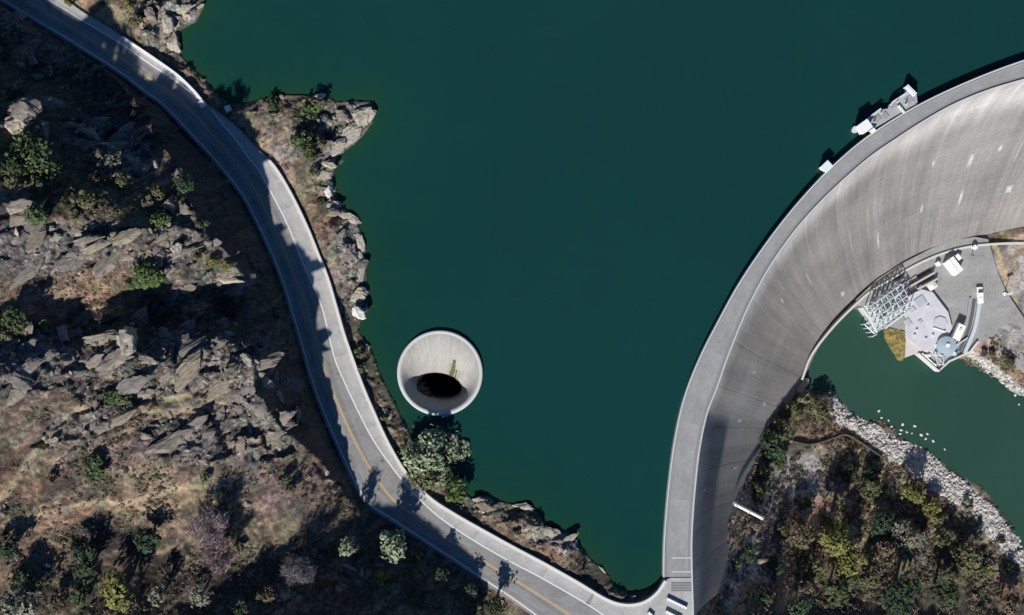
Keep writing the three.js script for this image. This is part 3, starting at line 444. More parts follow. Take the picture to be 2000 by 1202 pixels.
// ---------------------------------------------------------------- the dam
const damThing = thing('arch_dam', 'huge curved pale grey concrete arch dam holding back the teal lake', 'dam');
{
  const nS = damDown.length, OFF = d => 0.058 * Math.pow(d, 1.485);
  const first = damDown.findIndex(p => p[1] < P(0, 1234, CREST_Y)[1]);
  const D = damDown.slice(first), N = D.length, nrm = D.map((p, i) => { const a = D[Math.max(0, i - 1)], b = D[Math.min(N - 1, i + 1)], l = Math.hypot(b[0] - a[0], b[1] - a[1]); return [-(b[1] - a[1]) / l, (b[0] - a[0]) / l]; });
  const Ulen = damUp, Us = D.map(p => { const s = segDist(Ulen, p[0], p[1]), k = Math.floor(s[2]), f = s[2] - k, a = Ulen[k], b = Ulen[Math.min(Ulen.length - 1, k + 1)]; return [mix(a[0], b[0], f), mix(a[1], b[1], f)]; });
  let L = 0; const arc = D.map((p, i) => (L += i ? Math.hypot(p[0] - D[i - 1][0], p[1] - D[i - 1][1]) : 0, L));
  const marks = [[1800, 410, 1.3, 0.5], [1876, 388, 2.2, 0.45], [1970, 372, 1.2, 1.1], [1988, 298, 3.4, 0.4], [1896, 316, 2.2, 0.6], [1822, 322, 1.2, 0.5], [1955, 290, 1, 0.6], [1445, 822, 1.1, 0.8], [1472, 730, 0.8, 0.5], [1493, 786, 0.6, 0.5], [1436, 913, 1.2, 0.4], [1375, 957, 1.0, 0.6], [1527, 588, 1.6, 0.4], [1645, 573, 0.9, 0.9], [1715, 470, 3, 0.3], [1660, 470, 5, 0.25], [1720, 400, 4, 0.25], [1525, 560, 4, 0.25], [1580, 545, 3, 0.25]];
  const markAt = marks.map(([u, v, l, w]) => {      // find the face point seen there
    let best = 1e9, r = null;
    for (let i = 0; i < N; i += 1) for (let d = 1; d < 84; d += 1) { const y = CREST_Y - d, o = OFF(d), s = SC(y), x = (D[i][0] + nrm[i][0] * o) / s + 1000, z = (D[i][1] + nrm[i][1] * o) / s + 601, e = (x - u) ** 2 + (z - v) ** 2; if (e < best) { best = e; r = [arc[i], d]; } }
    return [...r, l * 1.1, w * 0.8];
  });
  const tex = texture(2048, 1024, (u, v) => {
    const a = u * L, d = v * 96;
    const drip = fbm(a / 0.9, d / 26, 500, 3), drip2 = fbm(a / 3.2, d / 40, 505, 3), blot = fbm(a / 17, d / 14, 510, 4), fine = fbm(a * 1.7, d * 1.7, 515, 2);
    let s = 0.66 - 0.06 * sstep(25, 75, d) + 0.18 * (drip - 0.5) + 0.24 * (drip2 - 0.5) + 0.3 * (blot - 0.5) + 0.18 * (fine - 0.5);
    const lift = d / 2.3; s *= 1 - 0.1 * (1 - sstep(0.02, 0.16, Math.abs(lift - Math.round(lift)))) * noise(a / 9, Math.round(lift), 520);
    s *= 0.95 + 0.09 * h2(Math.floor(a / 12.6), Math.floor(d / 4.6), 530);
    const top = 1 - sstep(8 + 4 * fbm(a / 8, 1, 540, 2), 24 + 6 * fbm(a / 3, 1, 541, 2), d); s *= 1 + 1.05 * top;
    const jt = a / 12.6 - Math.round(a / 12.6); s *= 1 + 0.16 * (1 - sstep(0.012, 0.035, Math.abs(jt))) * noise(d / 6, Math.round(a / 12.6), 545);
    const warm = fbm(a / 30, d / 24, 550, 3) - 0.5;
    let r = 0.365 * s * (1 + 0.14 * warm), g = 0.345 * s, b = 0.322 * s * (1 - 0.08 * warm);
    for (const m of markAt) { const e = Math.max(Math.abs(a - m[0]) / m[3], Math.abs(d - m[1]) / m[2]); if (e < 1.6) { const k = (1 - sstep(0.4, 1.6, e)) * (m[2] > 3.5 ? 0.2 : 0.6) * (0.5 + 0.5 * noise(a * 3, d * 2, 560)); r = mix(r, 0.75, k); g = mix(g, 0.74, k); b = mix(b, 0.7, k); } }
    return [r, g, b];
  });
  tex.wrapS = tex.wrapT = THREE.ClampToEdgeWrapping;
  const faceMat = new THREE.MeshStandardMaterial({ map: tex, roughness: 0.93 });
  const crestTex = texture(512, 256, (u, v) => { const n = fbm(u * 60, v * 30, 570, 3), w = fbm(u * 9, v * 5, 575, 3), s = 0.8 + 0.24 * n + 0.35 * (w - 0.5); return [0.315 * s, 0.312 * s, 0.31 * s]; }); crestTex.repeat.set(0.05, 0.05);
  const crestMat = new THREE.MeshStandardMaterial({ map: crestTex, roughness: 0.93 });
  const upMat = std(0.5, 0.51, 0.48, 0.9);
  // downstream face in monoliths with recessed joints
  const perBlock = 12.6, rowsD = []; for (let d = 0; d <= 96; d += d < 16 ? 2 : 4) rowsD.push(d);
  const at = (s) => { let i = arc.findIndex(a => a >= s); if (i < 1) i = 1; const f = (s - arc[i - 1]) / (arc[i] - arc[i - 1]); return [mix(D[i - 1][0], D[i][0], f), mix(D[i - 1][1], D[i][1], f), mix(nrm[i - 1][0], nrm[i][0], f), mix(nrm[i - 1][1], nrm[i][1], f)]; };
  for (let s0 = 0.01; s0 < L - 2; s0 += perBlock) {
    const s1 = Math.min(L - 0.01, s0 + perBlock), cols = [s0, s0 + 0.05, s0 + 0.12]; for (let k = 1; k < 6; k++) cols.push(s0 + 0.12 + (s1 - s0 - 0.24) * k / 6); cols.push(s1 - 0.12, s1 - 0.05, s1);
    const pos = [], uv = [], ix = [], C = cols.length;
    for (const d of rowsD) cols.forEach((s, k) => {
      const q = at(s), inset = k === 0 || k === C - 1 ? 0.4 : k === 1 || k === C - 2 ? 0.06 : 0, o = OFF(d) - inset + (d === 0 ? 0 : 0);
      pos.push(q[0] + q[2] * o, CREST_Y - d - (d === 0 ? 0.05 : 0), q[1] + q[3] * o); uv.push(s / L, d / 96);
    });
    for (let j = 0; j < rowsD.length - 1; j++) for (let k = 0; k < C - 1; k++) { const a = j * C + k, b = a + C; ix.push(a, a + 1, b, a + 1, b + 1, b); }
    const g = new THREE.BufferGeometry(); g.setAttribute('position', new THREE.Float32BufferAttribute(pos, 3)); g.setAttribute('uv', new THREE.Float32BufferAttribute(uv, 2)); g.setIndex(ix); g.computeVertexNormals();
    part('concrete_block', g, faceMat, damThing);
  }
  const lastIdx = D.findIndex(p => p[1] < Z_END - 0.1), Dc = D.slice(lastIdx), Uc = Us.slice(lastIdx), nc = nrm.slice(lastIdx);
  const inUp = Uc.map((p, i) => [p[0] + nc[i][0] * 0.42, p[1] + nc[i][1] * 0.42]), inDown = Dc.map((p, i) => [p[0] - nc[i][0] * 0.4, p[1] - nc[i][1] * 0.4]);
  part('crest_roadway', strip(inUp, inDown, CREST_Y, 1, 3), crestMat, damThing);
  // upstream wall and the parapets
  const up = wallAlong(Uc.map((p, i) => [p[0] + nc[i][0] * 0.21, p[1] + nc[i][1] * 0.21]), 0.42, -22, CREST_Y + 0.55, 0.05);
  part('upstream_wall', up, upMat, damThing);
  part('kerb', wallAlong(Uc.map((p, i) => [p[0] + nc[i][0] * 0.75, p[1] + nc[i][1] * 0.75]), 0.3, CREST_Y - 0.1, CREST_Y + 0.18, 0.04), concreteDark, damThing);
  part('parapet', wallAlong(D.map((p, i) => [p[0] - nrm[i][0] * 0.2, p[1] - nrm[i][1] * 0.2]), 0.4, CREST_Y - 1.2, CREST_Y + 0.4, 0.05), upMat, damThing);
  // a seam of darker paving beside the downstream parapet, as the photo shows, and two cross joints near the abutment
  part('gutter', strip(Dc.map((p, i) => [p[0] - nc[i][0] * 1.15, p[1] - nc[i][1] * 1.15]), Dc.map((p, i) => [p[0] - nc[i][0] * 0.45, p[1] - nc[i][1] * 0.45]), CREST_Y + 0.005, 1), std(0.235, 0.232, 0.235, 0.95), damThing);
  for (const v of [1117, 1090]) { const a = P(1312, v, CREST_Y), b = P(1350, v, CREST_Y); part('cross_joint', box(b[0] - a[0], 0.03, 0.35, (a[0] + b[0]) / 2, CREST_Y, a[1]), concrete, damThing); }
  const jb = P(1311, 1148, ROAD_Y), jc = P(1352, 1148, ROAD_Y); tag(part('cattle_grid', mergeGeometries([0, 1, 2, 3, 4, 5].map(k => box(jc[0] - jb[0], 0.09, 0.22, (jb[0] + jc[0]) / 2, ROAD_Y, jb[1] + k * 0.42 - 1.2))), concreteDark, scene), 'grey strip of cross bars where the dam crest meets the junction', 'road grid').name = 'road_grid';
  damThing.userData.D = undefined;
  globalThis.__dam = null;
  var damAt = (u, v, y) => { const p = P(u, v, y); const s = segDist(Uc, p[0], p[1]); const k = Math.min(Uc.length - 2, Math.floor(s[2])); return { p: Uc[k], n: nc[k], turn: -Math.atan2(Uc[k + 1][1] - Uc[k][1], Uc[k + 1][0] - Uc[k][0]) }; };
}
// intake platform, hoist house and brackets on the upstream side
{
  const y = CREST_Y;
  const poly = (pts, yy) => pts.map(p => P(p[0], p[1], yy));
  const t = thing('intake_platform', 'pale concrete intake platform jutting into the lake from the dam crest', 'platform');
  const deckMat = std(0.36, 0.37, 0.385, 0.9), railMat = std(0.62, 0.65, 0.66, 0.7);
  part('deck', prism(poly([[1686, 262], [1684, 244], [1700, 226], [1719, 212], [1722, 214], [1734, 212], [1740, 200], [1768, 182], [1768, 168], [1786, 186], [1788, 203], [1796, 204]], y), y - 1.2, y + 0.05, 0.08), deckMat, t);
  const edge = poly([[1685, 244], [1701, 226.5], [1719, 213]], y); part('parapet', wallAlong(edge, 0.35, y, y + 0.8), railMat, t);
  for (const [u, v, w, d] of [[1712, 233, 1.1, 0.8], [1728, 226, 0.8, 0.8], [1745, 206, 1.2, 0.7], [1775, 196, 0.9, 0.9]]) { const q = P(u, v, y); part('gate_hatch', prism([[-w, -d], [w, -d], [w, d], [-w, d]].map(k => [q[0] + k[0] * 0.82 + k[1] * 0.57, q[1] - k[0] * 0.57 + k[1] * 0.82]), y + 0.05, y + 0.25, 0.05), concreteDark, t); }
  for (const [u, v] of [[1706, 240], [1720, 222], [1752, 200], [1768, 205]]) { const q = P(u, v, y); part('hoist_post', tubeGeo([q[0], y, q[1]], [q[0], y + 1.5, q[1]], 0.2, 0.16, 8), railMat, t); }
  part('parapet', wallAlong(poly([[1738, 206], [1742, 200], [1768, 183]], y), 0.35, y, y + 0.8), railMat, t);
  part('guide_wall', wallAlong(poly([[1768, 169], [1786, 186.5]], y), 0.9, y - 8, y + 1.3), std(0.66, 0.69, 0.7, 0.8), t);
  part('guide_wall', wallAlong(poly([[1786, 186.5], [1788, 202]], y), 0.6, y - 8, y + 0.8), deckMat, t);
  part('buttress', prism(poly([[1700, 232], [1712, 224], [1724, 236], [1706, 250]], y), -20, y - 1.2), deckMat, t);
  part('buttress', prism(poly([[1748, 202], [1768, 190], [1778, 200], [1756, 214]], y), -20, y - 1.2), deckMat, t);
  const ha = P(1690, 247, y + 3), hb = P(1705, 256, y), hh = thing('hoist_house', 'small bright white hoist house at the left end of the intake platform', 'building', [ha[0], y, ha[1]], 0.62);
  part('wall', prism([[-1.5, -1.1], [1.5, -1.1], [1.5, 1.1], [-1.5, 1.1]], 0.05, 2.4), white, hh); part('roof', prism([[-1.7, -1.3], [1.7, -1.3], [1.7, 1.3], [-1.7, 1.3]], 2.4, 2.65, 0.06), white, hh); part('handle', box(0.08, 0.2, 0.08, 0.6, 0.9, 1.16), concreteDark, part('door', box(0.9, 1.9, 0.06, 0.3, 0.05, 1.11), metal, hh));
  const c = P(1702, 257, y); const cb = thing('control_cabinet', 'little cream cabinet beside the white hoist house on the dam crest', 'cabinet', [c[0], y, c[1]], 0.62);
  part('cabinet', prism([[-0.5, -0.4], [0.5, -0.4], [0.5, 0.4], [-0.5, 0.4]], 0, 1.5, 0.05), std(0.74, 0.66, 0.58, 0.7), cb); part('cap', box(1.2, 0.1, 1.0, 0, 1.5, 0), white, cb);
  const d = P(1669, 254, y - 1.5), ol = thing('outlet_float', 'pale round gauge float on a bracket beside the intake platform', 'gauge', [d[0], y - 2, d[1]], 0);
  const fg = new THREE.CylinderGeometry(0.85, 0.85, 1.2, 18); fg.translate(0, 0.6, 0); part('drum', fg, std(0.55, 0.6, 0.6, 0.6), ol); part('arm', tubeGeo([0, 0.6, 0], [3.2, 0.6, -0.8], 0.14, 0.14), metal, ol);
  const e = P(1741, 213, y), cr = thing('hoist_beam', 'short cream hoist beam lying on the intake platform deck', 'beam', [P(1759, 214, y)[0], y + 0.05, P(1759, 214, y)[1]], -0.9);
  part('beam', prism([[-1.2, -0.3], [1.2, -0.3], [1.2, 0.3], [-1.2, 0.3]], 0.15, 0.7, 0.05), std(0.66, 0.66, 0.58, 0.8), cr); for (const s of [-0.9, 0.9]) part('foot', box(0.3, 0.15, 0.8, s), concreteDark, cr);
  const b = damAt(1618, 322, y), bx = thing('gauge_house', 'small white gauge box on the upstream edge of the dam, alone below the intake', 'gauge box', [b.p[0] - b.n[0] * 0.9, y - 1.4, b.p[1] - b.n[1] * 0.9], b.turn);
  part('wall', prism([[-1.1, -0.9], [1.1, -0.9], [1.1, 0.9], [-1.1, 0.9]], 0, 2.6), white, bx); part('roof', prism([[-1.3, -1.05], [1.3, -1.05], [1.3, 1.05], [-1.3, 1.05]], 2.6, 2.8, 0.05), std(0.68, 0.76, 0.75, 0.6), bx); part('bracket', box(1.6, 1, 1.2, 0, -1, 0.2), concrete, bx);
}

// ---------------------------------------------------------------- the bell-mouth spillway
{
  const [cx, cz] = P(859, 729, LAKE_Y + 1.2), R = 84 * SC(LAKE_Y + 1.2), rt = 3.7, DEP = 12.5, prof = [];
  const t = thing('spillway', 'round white concrete bell mouth spillway with a dark shaft, standing in the lake', 'spillway', [cx, LAKE_Y - 2.15, cz]);
  const inner = r => { const q = (R - 0.35 - r) / (R - 0.35 - rt); return 2.75 - DEP * (1 - Math.sqrt(Math.max(0, 1 - q * q))); };
  const V = (x, y) => new THREE.Vector2(x, y);
  const outerP = [V(R - 2.6, -14), V(R - 1.9, -4), V(R - 1.1, 0.4), V(R - 0.5, 1.7), V(R - 0.08, 2.3), V(R, 2.6), V(R - 0.08, 2.85), V(R - 0.3, 3), V(R - 0.75, 3.0), V(R - 0.9, 2.9)];
  const innerP = [V(R - 0.9, 2.9)]; for (let k = 1; k <= 30; k++) { const q = Math.sin(k / 30 * Math.PI / 2), r = R - 0.9 - (R - 0.9 - rt) * q, qq = (R - 0.9 - r) / (R - 0.9 - rt); innerP.push(V(r, 2.9 - DEP * (1 - Math.sqrt(Math.max(0, 1 - qq * qq))))); }
  const n = 128;
  const tex = texture(1024, 256, (u, v) => { const a = u * 2 * Math.PI, ca = Math.cos(a) * 6, sa = Math.sin(a) * 6; const s = 0.82 + 0.25 * (fbm(ca * 5, sa * 5 + v * 3, 600, 3) - 0.5) + 0.24 * (fbm(ca, sa + v * 5, 605, 3) - 0.5) + 0.12 * (noise(ca * 9, v * 40 + sa * 9, 608) - 0.5); const low = sstep(0.45, 1, v) * 0.12; const jo = Math.abs(u * 24 - Math.round(u * 24)) < 0.012 ? 0.9 : 1, q = s * (1 - low) * jo; return [0.455 * q, 0.44 * q, 0.4 * q]; });
  const mat = new THREE.MeshStandardMaterial({ map: tex, roughness: 0.92 });
  part('rim', new THREE.LatheGeometry(outerP, n), std(0.55, 0.555, 0.52, 0.9), t);
  // bore moved off the middle and widened to take in the shade of the mouth: the funnel is steep on the south side and long on the north side
  const rings = [], KN = 34; for (let i = 0; i <= KN; i++) { const k = i / KN; rings.push([mix(R - 0.9, 6.7, k), 2.9 - 4.2 * Math.pow(k, 1.6), -0.5 * k, 3.75 * k, mix(R - 0.9, 3.95, k), -0.2 * k]); }
  const lip = rings[KN]; for (const [d, s] of [[0.5, 0.35], [1.2, 0.6], [2.4, 0.85], [4, 1], [8, 1.05]]) rings.push([lip[0] - s, lip[1] - d, lip[2], lip[3] + 0.1 * s, lip[4] - s * 0.6, lip[5]]);
  const ringGeo = (list, seg) => { const pos = [], uv = [], ix = []; list.forEach(([r, y, ox, oz, rz, tw], i) => { for (let c = 0; c <= seg; c++) { const a = c / seg * Math.PI * 2, lx = r * Math.sin(a), lz = rz * Math.cos(a), ct = Math.cos(tw), st = Math.sin(tw); pos.push(lx * ct + lz * st + ox, y, -lx * st + lz * ct + oz); uv.push(c / seg, i / (list.length - 1)); if (i && c < seg) { const q = (i - 1) * (seg + 1) + c; ix.push(q, q + 1, q + seg + 1, q + 1, q + seg + 2, q + seg + 1); } } }); const g = new THREE.BufferGeometry(); g.setAttribute('position', new THREE.Float32BufferAttribute(pos, 3)); g.setAttribute('uv', new THREE.Float32BufferAttribute(uv, 2)); g.setIndex(ix); g.computeVertexNormals(); return g; };
  part('funnel', ringGeo(rings, n), mat, t);
  part('shaft', (() => { const e = rings[rings.length - 1]; return ringGeo([e, [e[0], -26, e[2], e[3], e[4], e[5]], [e[0] * 0.9, -62, e[2], e[3], e[4] * 0.9, e[5]], [0.01, -62, e[2], e[3], 0.01, e[5]]], 64); })(), std(0.3, 0.285, 0.275, 0.95), t);
  // lift joints run round the funnel
  // algae streaks where water seeps down the wall
  const streak = (a0, wid, k0, k1, mat) => {
    const pos = [], ix = []; let n = 0;
    for (let i = k0; i < k1; i++, n++) { const [r, y, ox, oz, rz, tw] = rings[i], f = Math.sin(Math.PI * clamp((i - k0 + 1) / 5, 0, 0.5)); for (let c = 0; c < 4; c++) { const a = a0 + (c / 3 - 0.5) * wid * f * (0.6 + 0.8 * noise(i * 0.9, c + a0 * 9, 620)) / Math.max(rz, 3), lx = (r - 0.05) * Math.sin(a), lz = (rz - 0.05) * Math.cos(a); pos.push(lx * Math.cos(tw) + lz * Math.sin(tw) + ox, y + 0.05, -lx * Math.sin(tw) + lz * Math.cos(tw) + oz); } if (n) for (let c = 0; c < 3; c++) { const q = (n - 1) * 4 + c; ix.push(q, q + 4, q + 1, q + 1, q + 4, q + 5); } }
    const g = new THREE.BufferGeometry(); g.setAttribute('position', new THREE.Float32BufferAttribute(pos, 3)); g.setIndex(ix); g.computeVertexNormals(); part('algae_streak', g, mat, t);
  };
  const green = std(0.1, 0.105, 0.04, 0.9), olive = std(0.26, 0.25, 0.15, 0.9);
  streak(Math.PI - 0.42, 0.75, 20, 38, green); streak(Math.PI - 0.72, 0.3, 26, 38, olive); streak(Math.PI - 0.58, 0.3, 27, 38, green); streak(Math.PI - 0.28, 0.25, 25, 38, olive);
  // a notch plate on the lip
  part('lip_bracket', box(1.6, 0.7, 0.8, 1.3, 2.35, R - 0.15, 0.12), concreteDark, t);
}

// ---------------------------------------------------------------- yard and powerhouse at the foot of the dam
{
  const Y = -70.9, py = (pts, y = Y) => pts.map(p => P(p[0], p[1], y));
  const yardTex = texture(512, 512, (u, v) => { const n = fbm(u * 60, v * 60, 700, 3), w = fbm(u * 8, v * 8, 705, 4), s = 0.78 + 0.3 * n + 0.4 * (w - 0.5); return [0.32 * s, 0.32 * s, 0.31 * s]; }); yardTex.repeat.set(0.03, 0.03);
  const yardMat = new THREE.MeshStandardMaterial({ map: yardTex, roughness: 0.95 });
  const lav = new THREE.MeshStandardMaterial({ map: texture(256, 256, (u, v) => { const w = fbm(u * 6, v * 6, 710, 4), n = fbm(u * 50, v * 50, 715, 2), s = 0.8 + 0.28 * w + 0.12 * n; return [0.55 * s, 0.54 * s, 0.57 * s]; }), roughness: 0.85 }); lav.map.repeat.set(0.06, 0.06);
  const steel = std(0.68, 0.73, 0.74, 0.5, { metalness: 0.25 }), blueGrey = std(0.34, 0.42, 0.47, 0.6), slateGrey = std(0.42, 0.42, 0.46, 0.85), darkGrey = std(0.1, 0.1, 0.11, 0.9), roofWhite = std(0.86, 0.86, 0.87, 0.55), cream = std(0.58, 0.53, 0.48, 0.9);
  struct('yard', prism(py([[1684, 601], [1672, 586], [1715, 545], [1760, 516], [1818, 486], [1860, 470], [1905, 463], [1930, 468], [1948, 530], [1964, 568], [2012, 640], [2012, 735], [1985, 716], [1955, 690], [1932, 662], [1912, 664], [1894, 686], [1872, 696], [1832, 725], [1790, 690], [1768, 697], [1770, 652], [1728, 640], [1713, 650]]), -79, Y), yardMat);
  struct('quay_edge', wallAlong(py([[1683, 601], [1698, 622], [1713, 650]]), 0.7, -78, Y + 0.25), steel);
  // walkway kerb along the toe of the dam
  let t = thing('toe_kerb', 'pale concrete kerb running along the toe of the dam beside the yard', 'kerb');
  part('kerb', wallAlong(spline(py([[1566, 742], [1583, 697], [1626, 640], [1676, 590], [1698, 571], [1745, 543], [1790, 517], [1845, 494], [1900, 481], [1960, 476], [2010, 475]]), 60), 0.7, Y - 7, Y + 0.5), std(0.55, 0.54, 0.5, 0.9), t);
  // powerhouse
  t = thing('powerhouse', 'low powerhouse with a pale lavender many-sided flat roof beside the river', 'building');
  part('wall', prism(py([[1769, 582], [1800, 567], [1821, 572], [1850, 610], [1858, 640], [1845, 668], [1852, 690], [1832, 700], [1800, 684], [1769, 660]]), Y, Y + 0.8), cream, t);
  part('roof', prism(py([[1768, 580], [1800, 565], [1822, 571], [1852, 610], [1860, 640], [1847, 668], [1850, 680], [1832, 690], [1800, 684], [1768, 660]], Y + 1), Y + 0.8, Y + 1.15, 0.08), lav, t);
  const hat = (u, v, w, d, m, turn = 0.6) => { const p = P(u, v, Y + 1.2); part('roof_hatch', prism([[-w, -d], [w, -d], [w, d], [-w, d]].map(q => [p[0] + q[0] * Math.cos(turn) + q[1] * Math.sin(turn), p[1] - q[0] * Math.sin(turn) + q[1] * Math.cos(turn)]), Y + 1.15, Y + 1.42, 0.06), m, t); };
  hat(1797, 589, 1.7, 1.5, slateGrey); hat(1781, 605, 1.1, 0.8, slateGrey); hat(1797, 628, 0.6, 0.6, slateGrey); hat(1773, 630, 1.0, 1.2, slateGrey);
  { const p = P(1836, 632, Y + 1.2), g = new THREE.CylinderGeometry(2.3, 2.4, 0.35, 8); g.translate(p[0], Y + 1.3, p[1]); part('roof_hatch', g, std(0.5, 0.52, 0.54, 0.8), t); }
  { const a = P(1822, 640, Y + 1.2), b = P(1846, 648, Y + 1.2); part('duct', tubeGeo([a[0], Y + 1.5, a[1]], [b[0], Y + 1.5, b[1]], 0.3, 0.3, 8), steel, t); }
  for (const [u, v] of [[1786, 655], [1808, 662], [1822, 655], [1812, 598], [1790, 645]]) { const p = P(u, v, Y + 1.2), g = new THREE.CylinderGeometry(0.35, 0.4, 0.6, 10); g.translate(p[0], Y + 1.4, p[1]); part('roof_vent', g, steel, t); }
  // sloping light apron below the powerhouse down to the water
  t = thing('apron_wall', 'pale sloping concrete apron between the powerhouse and the water', 'apron'); part('slab', prism(py([[1769, 660], [1800, 685], [1790, 690], [1767, 699]]), Y - 0.5, Y + 0.35, 0.1), cream, t);
  t = thing('corner_parapet', 'pale parapet around the sharp riverside corner of the powerhouse yard', 'wall'); part('wall', wallAlong(py([[1792, 690], [1832, 725], [1852, 706], [1872, 697], [1893, 687], [1908, 668]]), 0.6, Y - 3, Y + 0.9), std(0.62, 0.62, 0.58, 0.85), t);
  // switchyard
  const A = P(1690, 598, Y), B = P(1750, 556, Y), C = P(1713, 642, Y), g = (a, b) => [A[0] + (B[0] - A[0]) * a + (C[0] - A[0]) * b, A[1] + (B[1] - A[1]) * a + (C[1] - A[1]) * b];
  t = thing('switchyard_frame', 'white steel lattice switchyard frame at the river end of the yard', 'steel frame');
  const hS = 5.5, NI = 6, NJ = 4;
  for (let i = 0; i <= NI; i++) for (let j = 0; j <= NJ; j++) {
    const p = g(i / NI, j / NJ); part('column', tubeGeo([p[0], Y, p[1]], [p[0], Y + hS, p[1]], 0.22, 0.18, 4), steel, t);
    if (i < NI) { const q = g((i + 1) / NI, j / NJ); for (const dy of [0, 0.6]) part('beam', tubeGeo([p[0], Y + hS - dy, p[1]], [q[0], Y + hS - dy, q[1]], dy ? 0.1 : 0.19, dy ? 0.1 : 0.19, 4), steel, t); }
    if (j < NJ) { const q = g(i / NI, (j + 1) / NJ); part('beam', tubeGeo([p[0], Y + hS - 0.25, p[1]], [q[0], Y + hS - 0.25, q[1]], 0.16, 0.16, 4), steel, t); }
    if (i < NI && j < NJ && (i * 2 + j) % 3 === 0) { const q = g((i + 1) / NI, (j + 1) / NJ); part('brace', tubeGeo([p[0], Y + hS - 0.5, p[1]], [q[0], Y + hS - 0.5, q[1]], 0.09, 0.09, 4), steel, t); }
  }
  struct('switchyard_base', prism([g(-0.03, -0.06), g(1.08, -0.06), g(1.08, 1.02), g(-0.03, 1.02)], Y, Y + 0.12, 0.03), std(0.5, 0.54, 0.54, 0.9));
  const turn = -Math.atan2(B[1] - A[1], B[0] - A[0]);
  [[0.12, 0.2, 'leftmost'], [0.4, 0.55, 'middle'], [0.68, 0.25, 'right-hand'], [0.86, 0.72, 'outermost']].forEach(([a, b, w], i) => {
    const p = g(a, b), o = thing('transformer', ['grey transformer nearest the river under the white switchyard frame', 'grey transformer in the middle of the white switchyard frame', 'grey transformer near the dam toe under the switchyard frame', 'grey transformer beside the powerhouse under the switchyard frame'][i], 'transformer', [p[0], Y + 0.12, p[1]], turn);
    part('tank', prism([[-1, -0.7], [1, -0.7], [1, 0.7], [-1, 0.7]], 0, 2.1, 0.08), slateGrey, o); for (let k = 0; k < 4; k++) part('radiator', box(0.12, 1.5, 0.5, -0.75 + k * 0.5, 0.3, 0.95), darkGrey, o);
    for (let k = -1; k <= 1; k++) part('bushing', tubeGeo([k * 0.55, 2.1, 0], [k * 0.55, 3.1, 0], 0.16, 0.08, 8), cream, o);
  });
  [[0.25, 0.78], [0.5, 0.15], [0.62, 0.85], [0.3, 0.42], [0.9, 0.4]].forEach(([a, b], i) => { const p = g(a, b), o = thing('breaker_cabinet', 'small white breaker cabinet ' + ['nearest the landing stage', 'by the dam-side edge of the frame', 'at the yard-side edge of the frame', 'in the middle left of the switchyard', 'at the powerhouse end of the switchyard'][i], 'cabinet', [p[0], Y + 0.12, p[1]], turn, 'breaker cabinets in the switchyard'); part('cabinet', prism([[-0.5, -0.35], [0.5, -0.35], [0.5, 0.35], [-0.5, 0.35]], 0, 1.7, 0.05), roofWhite, o); part('cap', box(1.2, 0.08, 0.9, 0, 1.7, 0), steel, o); });
  // landing stage over the water at the switchyard corner
  t = thing('intake_screen', 'open white steel landing stage over the water below the switchyard', 'landing stage');
  for (const k of [0, 1, 2, 3]) { const a = P(1698 + k * 5, 629 + k * 8, Y), b = P(1689 + k * 5, 634 + k * 8, Y); part('beam', tubeGeo([a[0], Y - 0.2, a[1]], [b[0], Y - 0.2, b[1]], 0.22, 0.22, 4), steel, t); part('post', tubeGeo([b[0], -76, b[1]], [b[0], Y, b[1]], 0.2, 0.2, 6), steel, t); }
  { const a = P(1689, 634, Y), b = P(1708, 652, Y); part('rail', tubeGeo([a[0], Y - 0.1, a[1]], [b[0], Y - 0.1, b[1]], 0.25, 0.25, 4), steel, t); }
  // low walls behind the switchyard, each with a dark strip alongside
  for (const [u0, v0, u1, v1, h, label] of [[1772, 561, 1822, 533, 1.7, 'longer low concrete blast wall between the dam toe and the lavender roof'], [1790, 565, 1828, 545, 1.5, 'shorter low concrete blast wall nearest the lavender roof'], [1748, 553, 1762, 545, 1.4, 'stub of concrete wall at the corner of the switchyard']]) {
    const o = thing('blast_wall', label, 'wall'), a = P(u0, v0, Y), b = P(u1, v1, Y); part('wall', wallAlong([a, b], 0.5, Y, Y + h), std(0.42, 0.4, 0.39, 0.9), o); part('coping', wallAlong([a, b], 0.62, Y + h, Y + h + 0.12), concrete, o);
    const e = offset([a, b], -1.3); part('dark_strip', wallAlong(e, 1.3, Y, Y + 0.03, 0.01), darkGrey, o);
  }
  for (const [u, v, i] of [[1765, 556], [1775, 551], [1786, 545], [1762, 566], [1772, 574]].entries().map(([i, q]) => [...q, i])) { const p = P(u, v, Y), o = thing('cable_cover', 'pinkish grey cable pit cover, ' + ['first from the switchyard in the dam-side row', 'second from the switchyard in the dam-side row', 'farthest from the switchyard in the dam-side row', 'nearer the switchyard in the powerhouse-side pair', 'farther from the switchyard in the powerhouse-side pair'][i], 'pit cover', [p[0], Y, p[1]], turn, 'cable pit covers beside the switchyard'); part('slab', prism([[-0.9, -0.7], [0.9, -0.7], [0.9, 0.7], [-0.9, 0.7]], 0, 0.5, 0.06), std(0.42, 0.39, 0.4, 0.9), o); part('handle', box(0.4, 0.08, 0.08, 0, 0.5, 0), metal, o); }
